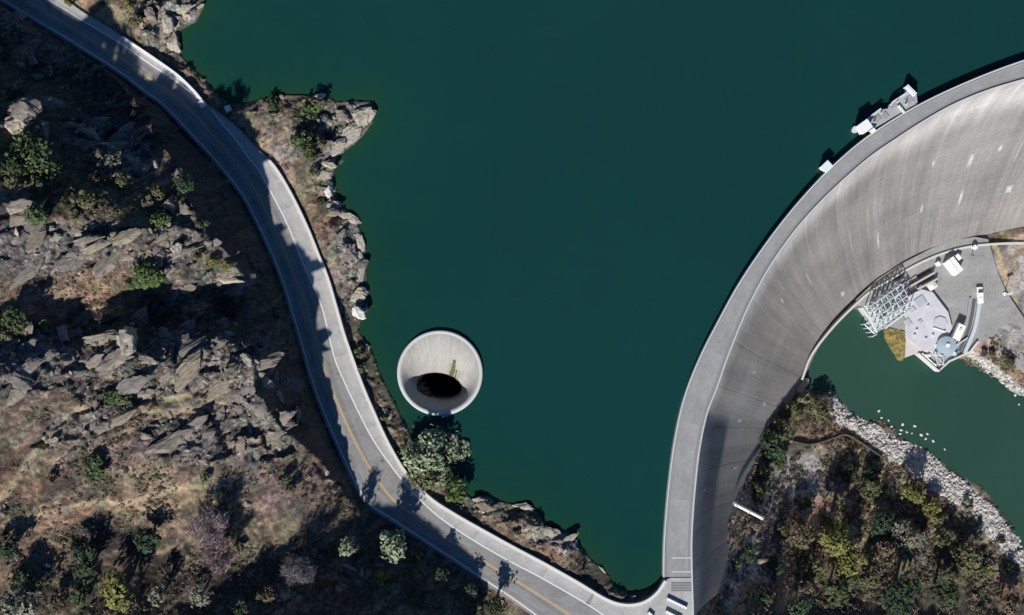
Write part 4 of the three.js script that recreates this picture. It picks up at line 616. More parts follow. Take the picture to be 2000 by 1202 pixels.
  // more plant on the yard: pipes and cable trays beside the switchyard and along the roof
  for (const [u0, v0, u1, v1, r, label] of [[1763, 588, 1770, 640, 0.28, 'pale pipe along the switchyard side of the lavender roof'], [1728, 642, 1764, 614, 0.3, 'pale pipe along the river edge of the switchyard'], [1800, 690, 1828, 715, 0.22, 'thin pale pipe on the sharp riverside corner of the yard'], [1862, 678, 1888, 660, 0.25, 'pale pipe between the tank and the channel wall']]) { const a = P(u0, v0, Y), b = P(u1, v1, Y), o = thing('service_pipe', label, 'pipe'); part('pipe', tubeGeo([a[0], Y + 0.5, a[1]], [b[0], Y + 0.5, b[1]], r, r, 10), steel, o); for (const k of [0.1, 0.5, 0.9]) part('support', box(0.5, 0.5, 0.5, mix(a[0], b[0], k), Y, mix(a[1], b[1], k)), concrete, o); }
  [[1846, 690, 'pale blue pump housing between the tank and the corner parapet'], [1826, 676, 'pale blue pump housing left of the blue-grey tank'], [1862, 690, 'pale blue pump housing right of the blue-grey tank'], [1812, 694, 'pale blue pump housing by the lower edge of the lavender roof']].forEach(([u, v, label], i) => { const p = P(u, v, Y), o = thing('pump_housing', label, 'pump', [p[0], Y, p[1]], 0.5 + i); part('body', prism([[-0.9, -0.6], [0.9, -0.6], [0.9, 0.6], [-0.9, 0.6]], 0.2, 1.2, 0.15), i % 2 ? steel : blueGrey, o); part('base', box(2.1, 0.2, 1.5), concrete, o); const mg = new THREE.CylinderGeometry(0.35, 0.35, 0.5, 12); mg.translate(0.3, 1.4, 0); part('motor', mg, roofWhite, o); });
  // white store building
  const w0 = P(1839, 514, Y), w1 = P(1856, 502, Y), w3 = P(1859, 540, Y), wc = [(w1[0] + w3[0]) / 2, (w1[1] + w3[1]) / 2], wt = -Math.atan2(w3[1] - w0[1], w3[0] - w0[0]), wl = Math.hypot(w3[0] - w0[0], w3[1] - w0[1]) / 2, ww = Math.hypot(w1[0] - w0[0], w1[1] - w0[1]) / 2;
  t = thing('store_building', 'brilliant white rectangular store building with a shallow roof in the yard', 'building', [wc[0], Y, wc[1]], wt);
  part('wall', box(2 * wl - 0.3, 2.4, 2 * ww - 0.3), roofWhite, t);
  for (const s of [-1, 1]) { const rg = new THREE.BoxGeometry(2 * wl, 0.12, ww + 0.06); rg.rotateX(s * 0.09); rg.translate(0, 2.58, s * ww / 2); part('roof_panel', rg, roofWhite, t); }
  part('ridge', tubeGeo([-wl, 2.74, 0], [wl, 2.74, 0], 0.12, 0.12, 6), steel, t); part('handle', box(0.06, 0.2, 0.08, wl - 0.08, 1, 0.5), darkGrey, part('door', box(0.06, 2, 1.4, wl - 0.14, 0, 0), blueGrey, t));
  const cab = (u, v, w, d, h, label, m = roofWhite) => { const p = P(u, v, Y), o = thing('equipment_cabinet', label, 'cabinet', [p[0], Y, p[1]], wt); part('cabinet', prism([[-w, -d], [w, -d], [w, d], [-w, d]], 0, h, 0.06), m, o); part('cap', box(2 * w + 0.15, 0.1, 2 * d + 0.15, 0, h, 0), m, o); };
  cab(1868, 503, 0.9, 0.55, 1.8, 'white cabinet at the dam-side corner of the white store building'); cab(1830, 516, 0.65, 0.45, 1.4, 'small white cabinet left of the white store building'); cab(1901, 484, 0.6, 0.5, 1.5, 'pale cabinet against the toe of the dam right of the store building'); cab(1796, 561, 0.4, 0.4, 1.2, 'tiny white cabinet on the edge of the lavender roof');
  { const p = P(1818, 559, Y), o = thing('vent_house', 'cream pyramid-roofed vent house at the top corner of the lavender roof', 'vent house', [p[0], Y, p[1]], 0.55); part('wall', box(2.6, 1.6, 1.9), cream, o); const rg = new THREE.ConeGeometry(1.75, 0.8, 4); rg.rotateY(Math.PI / 4); rg.scale(1.15, 1, 0.9); rg.translate(0, 2, 0); part('roof', rg, std(0.72, 0.71, 0.67, 0.7), o); }
  // draught tube deck, channel wall, trailer, tank
  t = thing('channel_wall', 'curved pale blue-grey channel wall right of the powerhouse', 'wall');
  const cw = spline(py([[1912, 585], [1908, 612], [1902, 640], [1894, 662], [1882, 690]]), 20); part('wall', wallAlong(cw, 1.2, Y, Y + 1.1), std(0.5, 0.56, 0.58, 0.8), t); part('channel', wallAlong(offset(cw, 1.5), 1.1, Y, Y + 0.04, 0.01), darkGrey, t);
  const pw2 = wallAlong(offset(cw, 3.0), 0.5, Y, Y + 0.6); part('side_wall', pw2, std(0.34, 0.36, 0.38, 0.9), t);
  { const p = P(1868, 648, Y), o = thing('trailer', 'white flat-roofed trailer between the powerhouse and the channel wall', 'trailer', [p[0], Y, p[1]], 1.15); part('body', prism([[-2.6, -1.25], [2.6, -1.25], [2.6, 1.25], [-2.6, 1.25]], 0.5, 2.7, 0.12), roofWhite, o); part('roof_unit', box(0.9, 0.3, 0.8, 0.8, 2.7, 0), steel, o); for (const x of [-0.6, 0.6]) for (const z of [-1.1, 1.1]) { const wg = new THREE.CylinderGeometry(0.4, 0.4, 0.25, 14); wg.rotateX(Math.PI / 2); wg.translate(x, 0.4, z); part('wheel', wg, darkGrey, o); } part('drawbar', tubeGeo([2.6, 0.5, 0], [3.7, 0.45, 0], 0.08, 0.08), metal, o); }
  { const p = P(1858, 665, Y), o = thing('loading_platform', 'low whitish platform below the white trailer', 'platform', [p[0], Y, p[1]], 1.0); part('deck', prism([[-2.2, -1.3], [2.2, -1.3], [2.2, 1.3], [-2.2, 1.3]], 0.3, 0.55, 0.05), roofWhite, o); for (const x of [-1.8, 1.8]) part('leg', box(0.3, 0.3, 2.2, x), concrete, o); }
  { const p = P(1844, 676, Y), o = thing('surge_tank', 'round blue-grey tank with a white cap at the riverside corner of the yard', 'tank', [p[0], Y, p[1]]); const cg = new THREE.CylinderGeometry(3.1, 3.1, 2.2, 28); cg.translate(0, 1.1, 0); part('shell', cg, blueGrey, o); const tg = new THREE.ConeGeometry(3.15, 0.5, 28); tg.translate(0, 2.45, 0); part('roof', tg, blueGrey, o); const kg = new THREE.CylinderGeometry(0.6, 0.6, 0.4, 14); kg.translate(0.2, 2.75, -0.3); part('cap', kg, roofWhite, o); part('ladder', box(0.4, 2.2, 0.1, 0, 0, 3.12), steel, o); }
  { const o = thing('gantry_frame', 'small pale steel gantry on the sharp riverside corner of the yard', 'steel frame'); const q = [[1821, 692], [1836, 694], [1838, 712], [1826, 711]].map(p => P(p[0], p[1], Y)); q.forEach((p, i) => { const r = q[(i + 1) % 4]; part('post', tubeGeo([p[0], Y, p[1]], [p[0], Y + 2.6, p[1]], 0.18, 0.14, 4), steel, o); part('beam', tubeGeo([p[0], Y + 2.6, p[1]], [r[0], Y + 2.6, r[1]], 0.17, 0.17, 4), steel, o); }); part('brace', tubeGeo([q[0][0], Y + 2.6, q[0][1]], [q[2][0], Y + 2.6, q[2][1]], 0.1, 0.1, 4), steel, o); }
  // pick-up truck
  {
    const p = P(1912, 577, Y), o = thing('pickup_truck', 'white pick-up truck parked at the top of the channel wall in the yard', 'pick-up truck', [p[0], Y, p[1]], 0.06);
    const sh = new THREE.Shape([[-2.6, 0.45], [2.5, 0.45], [2.6, 0.75], [2.5, 1.0], [1.25, 1.12], [-2.6, 1.1]].map(q => new THREE.Vector2(...q))), bg = new THREE.ExtrudeGeometry(sh, { depth: 1.7, bevelEnabled: true, bevelSize: 0.08, bevelThickness: 0.1, bevelSegments: 2 }); bg.translate(0, 0, -0.85); bg.rotateY(Math.PI / 2); part('body', bg, roofWhite, o);
    const ch = new THREE.Shape([[-0.6, 1.08], [1.3, 1.08], [0.75, 1.72], [-0.45, 1.74]].map(q => new THREE.Vector2(...q))), cg = new THREE.ExtrudeGeometry(ch, { depth: 1.4, bevelEnabled: true, bevelSize: 0.05, bevelThickness: 0.08, bevelSegments: 2 }); cg.translate(0, 0, -0.7); cg.rotateY(Math.PI / 2); part('cab', cg, roofWhite, o);
    const glass = std(0.03, 0.035, 0.04, 0.1), ws = new THREE.BoxGeometry(1.35, 0.03, 0.78); ws.rotateX(0.86); ws.translate(0, 1.44, -1.05); part('windscreen', ws, glass, o); const rw = new THREE.BoxGeometry(1.3, 0.5, 0.04); rw.translate(0, 1.42, 0.66); part('rear_window', rw, glass, o);
    const bed = box(1.5, 0.02, 1.75, 0, 1.13, 1.62); part('cargo_bed', bed, roofWhite, o); part('bed_gap', box(1.6, 0.03, 0.3, 0, 1.13, 0.6), glass, o);
    for (const x of [-0.85, 0.85]) for (const z of [-1.65, 1.6]) { const wg = new THREE.CylinderGeometry(0.4, 0.4, 0.26, 16); wg.rotateZ(Math.PI / 2); wg.translate(x, 0.4, z); const rim = new THREE.CylinderGeometry(0.22, 0.22, 0.28, 12); rim.rotateZ(Math.PI / 2); rim.translate(x, 0.4, z); part('rim', rim, steel, part('wheel', wg, darkGrey, o)); }
    for (const x of [-0.65, 0.65]) part('headlight', box(0.35, 0.18, 0.05, x, 0.75, -2.68), steel, o);
  }
  { const p = P(1962, 574, Y), o = thing('lamp_post', 'slim lamp post on a white footing at the right edge of the yard', 'lamp post', [p[0], Y, p[1]], 0.3); part('footing', box(1.0, 0.35, 1.0), roofWhite, o); part('post', tubeGeo([0, 0.3, 0], [0, 4.6, 0], 0.13, 0.09, 8), steel, o); part('lamp_head', prism([[-0.9, -0.4], [0.9, -0.4], [0.9, 0.4], [-0.9, 0.4]], 4.5, 4.75, 0.05), steel, o); }
  { const p = P(1897, 499, Y), o = thing('post', 'short dark post near the dam toe in the upper part of the yard', 'post', [p[0], Y, p[1]]); part('post', tubeGeo([0, 0, 0], [0, 1.8, 0], 0.14, 0.12, 8), darkGrey, o); part('head', box(0.5, 0.3, 0.5, 0, 1.8, 0), darkGrey, o); }
  // dirt road right of the yard
  const rd = spline(py([[1925, 470], [1950, 520], [1975, 575], [1990, 625], [1975, 680], [1990, 740]], -70.6), 40);
  // outlet pipe at the dam's foot on the left bank
  { const a = P(1433, 983, -40.5), b = P(1489, 1012, -47.5); const o = thing('outlet_pipe', 'white pipe coming down from the dam foot onto the brown bank', 'pipe'); part('pipe', tubeGeo([a[0], -40, a[1]], [b[0], -47, b[1]], 0.55, 0.55, 14), std(0.75, 0.75, 0.72, 0.7), o); for (const k of [0.05, 0.5, 0.95]) part('collar', tubeGeo([mix(a[0], b[0], k), mix(-40, -47, k), mix(a[1], b[1], k)], [mix(a[0], b[0], k + 0.03), mix(-40, -47, k + 0.03), mix(a[1], b[1], k + 0.03)], 0.72, 0.72, 14), concrete, o); }
  // low wall added and darkened for the ditch and shadow line on the bank flat
  { const pl = spline([[1548, 862], [1575, 868], [1602, 864], [1628, 855], [1650, 849], [1672, 859], [1700, 878], [1722, 893]].map(p => { const q = ground(...p); return [q[0], q[2]]; }), 40); const o = thing('dark_line_wall', 'low wall added and coloured dark for the ditch and shadow line across the flat river bank', 'wall');
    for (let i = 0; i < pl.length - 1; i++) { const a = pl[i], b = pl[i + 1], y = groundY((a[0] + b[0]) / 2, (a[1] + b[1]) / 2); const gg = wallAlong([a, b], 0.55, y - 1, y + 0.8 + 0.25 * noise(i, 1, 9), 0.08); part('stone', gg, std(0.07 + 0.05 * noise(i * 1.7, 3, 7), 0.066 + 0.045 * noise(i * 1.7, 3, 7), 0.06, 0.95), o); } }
}

// ---------------------------------------------------------------- rocks
function rockGeo(seed, flat = 0.7, long = 1.35, det = 7) {
  const R = rng(seed); let g = new THREE.IcosahedronGeometry(1, det); const p = g.attributes.position, planes = [];
  for (let i = 0; i < 13; i++) { const v = new THREE.Vector3(R() * 2 - 1, R() * 1.6 - 0.6, R() * 2 - 1).normalize(); planes.push([v, 0.42 + 0.36 * R()]); }
  planes.push([new THREE.Vector3(0.25 * (R() - 0.5), 1, 0.25 * (R() - 0.5)).normalize(), 0.5]);
  const v = new THREE.Vector3();
  for (let i = 0; i < p.count; i++) {
    v.fromBufferAttribute(p, i);
    for (const [q, d] of planes) { const e = v.dot(q) - d; if (e > 0) v.addScaledVector(q, -e); }
    if (det > 2) { const c = cells(v.x * 2.6 + seed, v.z * 4.2 + v.y * 1.5, 860); v.multiplyScalar(1 + 0.16 * c[0] + 0.07 * (noise(v.x * 9, v.z * 9 + v.y * 7, seed) - 0.5)); }
    p.setXYZ(i, v.x * long, v.y * flat, v.z);
  }
  g.deleteAttribute('uv'); g.deleteAttribute('normal'); g = mergeVertices(g, 1e-4); g = toCreasedNormals(g, 0.35);
  const q = g.attributes.position, c = new Float32Array(q.count * 3); for (let i = 0; i < q.count; i++) { const X = q.getX(i), Y = q.getY(i), Z = q.getZ(i), ce = cells(X * 2.6 / long + seed, Z * 4.2 + Y / flat * 1.5, 860), s = (0.62 + 0.45 * fbm(X * 4 + seed, Z * 4 + Y * 3, 800, 3) + 0.3 * noise(X * 12, Z * 12 + Y * 9, 805)) * (ce[2] < 0.1 ? 0.62 : 1) * (0.86 + 0.26 * ce[1]); c[3 * i] = s * 1.02; c[3 * i + 1] = s; c[3 * i + 2] = s * 0.97; } g.setAttribute('color', new THREE.BufferAttribute(c, 3));
  return g;
}
const rockGeos = []; for (let i = 0; i < 9; i++) rockGeos.push(rockGeo(900 + i, 0.6 + 0.35 * h2(i, 1, 2), 1.05 + 0.5 * h2(i, 3, 4)));
const rockM = {}; for (const [k, c] of Object.entries({ grey: [0.235, 0.207, 0.172], pale: [0.38, 0.345, 0.285], slab: [0.18, 0.162, 0.15], pink: [0.22, 0.178, 0.165], tan: [0.25, 0.215, 0.165], white: [0.66, 0.64, 0.6] })) rockM[k] = new THREE.MeshStandardMaterial({ color: lin(...c), vertexColors: true, roughness: 0.95 });
function boulder(u, v, rx, rz, deg, kind, label, lift = 0.25, hgt = 0.75) {
  const g = ground(u, v, 0.5), s = SC(g[1]), y = groundY(g[0], g[2]), k = Math.abs(Math.round(u * 7 + v * 3)) % rockGeos.length;
  const m = new THREE.Mesh(rockGeos[k], rockM[kind]); m.name = numbered('boulder'); m.castShadow = m.receiveShadow = true;
  const bb = rockGeos[k].boundingBox ?? (rockGeos[k].computeBoundingBox(), rockGeos[k].boundingBox);
  m.scale.set(1.12 * rx * s / bb.max.x, 0.85 * hgt * Math.min(rx, rz) * s / bb.max.y, 1.12 * rz * s / bb.max.z); m.position.set(g[0], y + lift * m.scale.y * 0.6, g[2]); m.rotation.y = -deg * Math.PI / 180;
  tag(m, label, 'rock'); scene.add(m); return m;
}
[
  [252, 662, 24, 34, 20, 'pale', 'tall pale boulder standing at the rim of the dark ravine, the biggest there', 0.5, 1.1],
  [122, 653, 13, 15, 0, 'pale', 'rounded whitish boulder left of the tall pale boulder at the ravine', 0.4, 0.9],
  [151, 652, 9, 12, 0, 'grey', 'small grey boulder just right of the rounded whitish one', 0.4, 0.9],
  [83, 690, 24, 19, -30, 'slab', 'smooth violet grey slab below the ravine near the left edge', 0.2, 0.5],
  [62, 715, 30, 12, -38, 'slab', 'long violet grey slab leaning against the smooth slab', 0.2, 0.5],
  [30, 738, 34, 24, 15, 'slab', 'broad flat grey slab at the left edge below the violet slabs', 0.15, 0.4],
  [285, 700, 26, 12, 30, 'grey', 'flat grey rock shelf below the tall pale boulder', 0.2, 0.5],
  [325, 655, 14, 9, 40, 'grey', 'grey rock on the ravine rim right of the tall pale boulder', 0.3, 0.8],
  [352, 668, 18, 7, 55, 'pale', 'narrow pale blade of rock at the ravine rim', 0.3, 0.8],
  [400, 690, 12, 9, 0, 'tan', 'tan rock under the speckled rocks at the end of the ravine', 0.3, 0.8],
  [447, 652, 12, 7, 20, 'pale', 'pale rock on the last knoll before the road cutting', 0.4, 0.9],
  [425, 667, 9, 7, 0, 'tan', 'small tan rock on the last knoll of the lower spur', 0.4, 0.9],
  [480, 700, 18, 12, 35, 'pale', 'pale rock on the brink of the cutting above the road', 0.3, 0.7],
  [515, 745, 20, 8, 45, 'pale', 'long pale ledge on the brink halfway down the lower spur', 0.3, 0.8],
  [545, 775, 12, 8, 50, 'pale', 'pale ledge stone near the outer corner of the lower spur', 0.3, 0.8],
  [505, 795, 24, 16, 30, 'slab', 'bluish grey slab below the pale ledges of the lower spur', 0.2, 0.5],
  [465, 800, 26, 14, 35, 'slab', 'grey slab left of the bluish slab on the lower spur', 0.2, 0.5],
  [583, 812, 6, 14, 0, 'tan', 'upright tan stone at the outer corner above the road', 0.5, 1.2],
  [108, 858, 8, 7, 0, 'pale', 'small white stone beside the dirt path on the left slope', 0.4, 0.9],
  [50, 222, 30, 20, 15, 'grey', 'grey rock knob on the upper spur near the left edge', 0.4, 0.9],
  [30, 245, 24, 18, 0, 'pale', 'pale rock beneath the grey knob at the left edge', 0.3, 0.7],
  [80, 250, 22, 14, 30, 'grey', 'grey block right of the rock knob on the upper spur', 0.3, 0.7],
  [135, 243, 18, 9, 20, 'pale', 'pale crag at the top of the dark cliff over the road', 0.4, 0.8],
  [178, 262, 22, 10, 20, 'pale', 'bright crag along the cliff top right of the pale crag', 0.4, 0.8],
  [222, 290, 26, 12, 25, 'pale', 'ribbed pale outcrop along the rim of the dark cliff', 0.3, 0.7],
  [262, 318, 24, 10, 35, 'pale', 'last pale outcrop at the right end of the cliff rim', 0.3, 0.7],
  [330, 398, 15, 16, 10, 'pink', 'pinkish rounded rock between shrubs on the upper spur', 0.4, 0.8],
  [361, 412, 12, 8, 40, 'tan', 'tan rock just right of the pinkish rounded rock', 0.4, 0.8],
  [347, 342, 8, 9, 0, 'pink', 'small pink stone high on the edge of the upper spur', 0.4, 0.9],
  [305, 322, 6, 9, 0, 'pale', 'small pale pinnacle at the edge of the upper spur', 0.5, 1.1],
  [345, 485, 12, 13, 0, 'pale', 'rounded pale rock on the tip of the upper spur', 0.4, 0.8],
  [305, 490, 20, 9, 15, 'slab', 'bluish grey slab left of the rounded pale rock', 0.2, 0.5],
  [155, 462, 34, 6, 28, 'pale', 'long thin pale ledge across the middle of the upper spur', 0.3, 0.9],
  [22, 440, 5, 20, -12, 'pale', 'narrow white rock rib near the left edge', 0.4, 1],
  [440, 546, 34, 8, 4, 'pale', 'long pale slab at the very tip of the upper spur above the road', 0.3, 0.8],
  [388, 460, 8, 6, 0, 'pink', 'small pinkish stone near the tip of the upper spur', 0.4, 0.9],
  [336, 455, 8, 6, 0, 'tan', 'small cream stone under the bright green shrub', 0.4, 0.9],
  [32, 36, 14, 12, 20, 'grey', 'grey rock beside the shaded road at the top left corner', 0.4, 0.8],
  [62, 118, 12, 9, 0, 'pink', 'pinkish boulder in the gully under the top left rocks', 0.4, 0.8],
  [72, 150, 12, 8, 10, 'tan', 'tan stone in the gully below the pinkish boulder', 0.4, 0.8],
  [36, 125, 11, 8, 0, 'grey', 'grey stone left of the pinkish boulder in the gully', 0.4, 0.8],
  [362, 18, 20, 9, -35, 'pale', 'pale jagged rock at the lake point by the top of the photo', 0.4, 0.8],
  [330, 45, 14, 20, 10, 'pale', 'pale cliff block above the lake under the jagged point', 0.4, 0.8],
  [340, 85, 12, 18, 0, 'pale', 'lower pale cliff block down by the lake, above the white parapet', 0.4, 0.8],
  [296, 30, 14, 11, 40, 'grey', 'grey rock on the knoll left of the jagged lake point', 0.4, 0.8],
  [390, 14, 10, 4, -20, 'pale', 'thin pale rock finger reaching into the lake', 0.3, 0.7],
  [708, 226, 22, 24, 15, 'pale', 'large smooth pale rock forming the tip of the peninsula', 0.25, 0.45],
  [688, 262, 26, 14, -35, 'pale', 'sloping pale rock along the lower edge of the peninsula tip', 0.25, 0.5],
  [664, 288, 18, 10, -35, 'pale', 'pale rock where the peninsula bends back to the shore', 0.3, 0.6],
  [668, 225, 16, 12, 0, 'grey', 'grey rock in the hollow behind the peninsula tip', 0.3, 0.7],
  [624, 188, 12, 6, 0, 'white', 'white rock on the top edge of the peninsula beside a bush', 0.4, 0.8],
  [549, 188, 6, 5, 0, 'grey', 'small grey rock at the water on the peninsula top edge', 0.4, 0.8],
  [642, 322, 16, 9, 0, 'pale', 'pale shore rock just under the peninsula', 0.35, 0.7],
  [635, 345, 18, 8, -20, 'pale', 'second pale shore rock under the peninsula', 0.35, 0.7],
  [642, 372, 8, 16, 15, 'white', 'upright whitish shore rock between peninsula and bank', 0.4, 0.8],
  [655, 402, 14, 7, 10, 'pale', 'flat pale rock at the notch in the shore', 0.35, 0.7],
  [685, 428, 20, 8, 35, 'pale', 'pale ledge at the top of the rocky bank below the notch', 0.3, 0.6],
  [702, 470, 10, 24, -5, 'pale', 'upper pale slab of the long rocky bank over the lake', 0.25, 0.5],
  [706, 525, 9, 24, 0, 'pale', 'middle pale slab of the long rocky bank over the lake', 0.25, 0.5],
  [703, 578, 14, 14, 10, 'pale', 'lower pale rock of the long rocky bank over the lake', 0.3, 0.6],
  [702, 608, 18, 12, 30, 'white', 'whitish rock at the foot of the rocky bank above the spillway', 0.35, 0.7],
  [718, 680, 5, 6, 0, 'pale', 'small pale stone on the dark shore left of the spillway', 0.4, 0.8],
  [757, 810, 12, 9, 50, 'grey', 'grey rock on the narrow shore left of the willow', 0.35, 0.7],
  [935, 976, 15, 6, -15, 'pale', 'pale rock at the lake edge right of the bright green bush', 0.35, 0.7],
  [952, 992, 20, 6, 12, 'tan', 'cream ledge beside the bright green bush on the lower shore', 0.35, 0.7],
  [1024, 991, 19, 8, 8, 'pale', 'oval pale rock half in the lake on the lower shore', 0.35, 0.7],
  [1070, 1040, 22, 8, 22, 'pale', 'jagged pale rock in the middle of the lower shore', 0.35, 0.7],
  [1095, 1058, 24, 7, 8, 'grey', 'grey ledge under the jagged pale rock', 0.3, 0.7],
  [1115, 1050, 18, 7, -38, 'pale', 'pale rock point at the right end of the lower shore', 0.35, 0.7],
  [1176, 1112, 12, 4, 42, 'pale', 'small pale rock catching the sun in the shaded corner by the dam', 0.5, 1],
  [1236, 1166, 7, 4, 0, 'grey', 'lone grey stone in the dark water corner below the junction', 0.4, 0.9],
  [683, 1110, 16, 5, 20, 'pale', 'pale rock ledge under the smaller sage tree', 0.3, 0.7],
  [705, 1122, 6, 9, 0, 'pale', 'pale stone right of the ledge under the sage tree', 0.4, 0.8],
  [918, 1160, 8, 6, 0, 'pale', 'pale stone in deep shade below the lower road', 0.5, 1],
  [885, 1148, 9, 7, 0, 'grey', 'grey stone in deep shade left of the pale one', 0.5, 1],
  [638, 925, 9, 5, 40, 'pale', 'pale rock at the foot of the lower spur near the road', 0.4, 0.8],
  [478, 985, 12, 5, 25, 'pale', 'pale shard on the slope left of the pink scrub', 0.4, 0.8],
  [90, 1105, 8, 5, 0, 'white', 'small whitish stone on the orange slope at lower left', 0.4, 0.8],
  [1562, 756, 12, 14, 20, 'pale', 'pale rock at the meeting of dam foot and river', 0.4, 0.8],
  [1475, 1080, 9, 5, -20, 'pink', 'pinkish stone on the brush bank under the pipe', 0.4, 0.8],
  [1480, 1100, 18, 6, -28, 'tan', 'long cream rock on the lower brush bank beside the dam', 0.4, 0.8],
  [1940, 1105, 20, 9, 30, 'pink', 'pinkish rock bench near the riprap at lower right', 0.3, 0.5],
].forEach(a => boulder(...a));

// ledges of bedrock standing out of the hillside, pieces of the slope itself
{
  const R = rng(4242), hill = scene.getObjectByName('hillside'), mats = [rockM.grey, rockM.grey, rockM.grey, rockM.tan, rockM.slab]; let n = 0;
  for (let k = 0; k < 6000 && n < 190; k++) {
    const u = R() * 760, v = R() * 1202, g = ground(u, v, 0.3), b = baseHeight(g[0], g[2]); if (G.zone !== 1 && G.zone !== 3) continue; if (G.zone === 1 && G.d < 3) continue; if (G.zone === 3 && (G.d < 3 || G.e < 0.8)) continue;
    const z3 = G.zone === 3; matter(g[0], g[2]); if (M.rock < 0.75 || M.trail > 0) continue;
    const y = groundY(g[0], g[2]), big = !z3 && n < 45, s = big ? 2.4 + 2.2 * R() : (z3 ? 0.7 : 1) * (0.8 + 1.9 * R() * R()), m = part('rock', rockGeos[Math.floor(R() * 9)], mats[Math.floor(R() * 5)], hill);
    m.scale.set(s * (1 + 0.7 * R()), s * (0.32 + 0.22 * R()), s * (big ? 0.55 : 0.7 + 0.4 * R())); m.rotation.set(0.3 * (R() - 0.5), 0.53 + 0.7 * (R() - 0.5), 0.3 * (R() - 0.5)); m.position.set(g[0], y + 0.08 * s, g[2]); n++;
  }
}
// white stones standing in the river off the riprap bank
{
  const spots = [[1716, 803, 3.2], [1722, 816, 2.4], [1735, 821, 2.6], [1742, 833, 2.6], [1762, 830, 3], [1760, 840, 3.4], [1771, 844, 3], [1758, 848, 2.2], [1786, 832, 3.4], [1781, 846, 2], [1800, 850, 3.4], [1812, 848, 2.6], [1808, 857, 3], [1822, 862, 2.4], [1845, 878, 2.4], [1990, 790, 2.4], [1982, 772, 2.6]];
  const y = RIVER_Y, proto = new THREE.Mesh(rockGeos[2], rockM.white); proto.castShadow = true; tag(proto, 'small white stone standing in the river off the riprap bank', 'rock', 'white stones in the river along the riprap');
  const nth = ['first', 'second', 'third', 'fourth', 'fifth', 'sixth', 'seventh', 'eighth', 'ninth', 'tenth', 'eleventh', 'twelfth', 'thirteenth', 'fourteenth', 'fifteenth'];
  spots.sort((a, b) => (a[1] < 795) - (b[1] < 795) || a[0] - b[0]).forEach(([u, v, r], i) => { const o = i ? proto.clone() : proto, p = P(u, v, y); o.name = numbered('river_stone'); o.geometry = rockGeos[i % 9]; const s = r * SC(y) * 1.1; o.scale.setScalar(s); o.position.set(p[0], y + 0.1, p[1]); o.rotation.y = i * 1.3; o.userData.label = i < 15 ? `small white stone standing in the river off the riprap, ${nth[i]} from the dam` : `small white stone at the far river edge under the yard, ${i === 15 ? 'left' : 'right'} one`; scene.add(o); });
}

// ---------------------------------------------------------------- plants
const leafMat = new THREE.MeshStandardMaterial({ vertexColors: true, roughness: 0.9, side: THREE.DoubleSide });
const bark = std(0.16, 0.125, 0.1, 0.95), paleBark = std(0.3, 0.26, 0.24, 0.95);
const PAL = { dark: [[0.028, 0.044, 0.018], [0.05, 0.072, 0.028]], green: [[0.04, 0.062, 0.022], [0.075, 0.105, 0.036]], bright: [[0.055, 0.095, 0.025], [0.1, 0.15, 0.042]], olive: [[0.068, 0.072, 0.034], [0.125, 0.128, 0.058]], yellow: [[0.1, 0.106, 0.024], [0.175, 0.175, 0.044]], sage: [[0.15, 0.185, 0.105], [0.26, 0.3, 0.185]], grey: [[0.13, 0.135, 0.095], [0.21, 0.21, 0.155]], brown: [[0.085, 0.068, 0.045], [0.15, 0.12, 0.075]], deep: [[0.022, 0.042, 0.02], [0.04, 0.072, 0.034]], gold: [[0.26, 0.2, 0.04], [0.36, 0.3, 0.08]] };
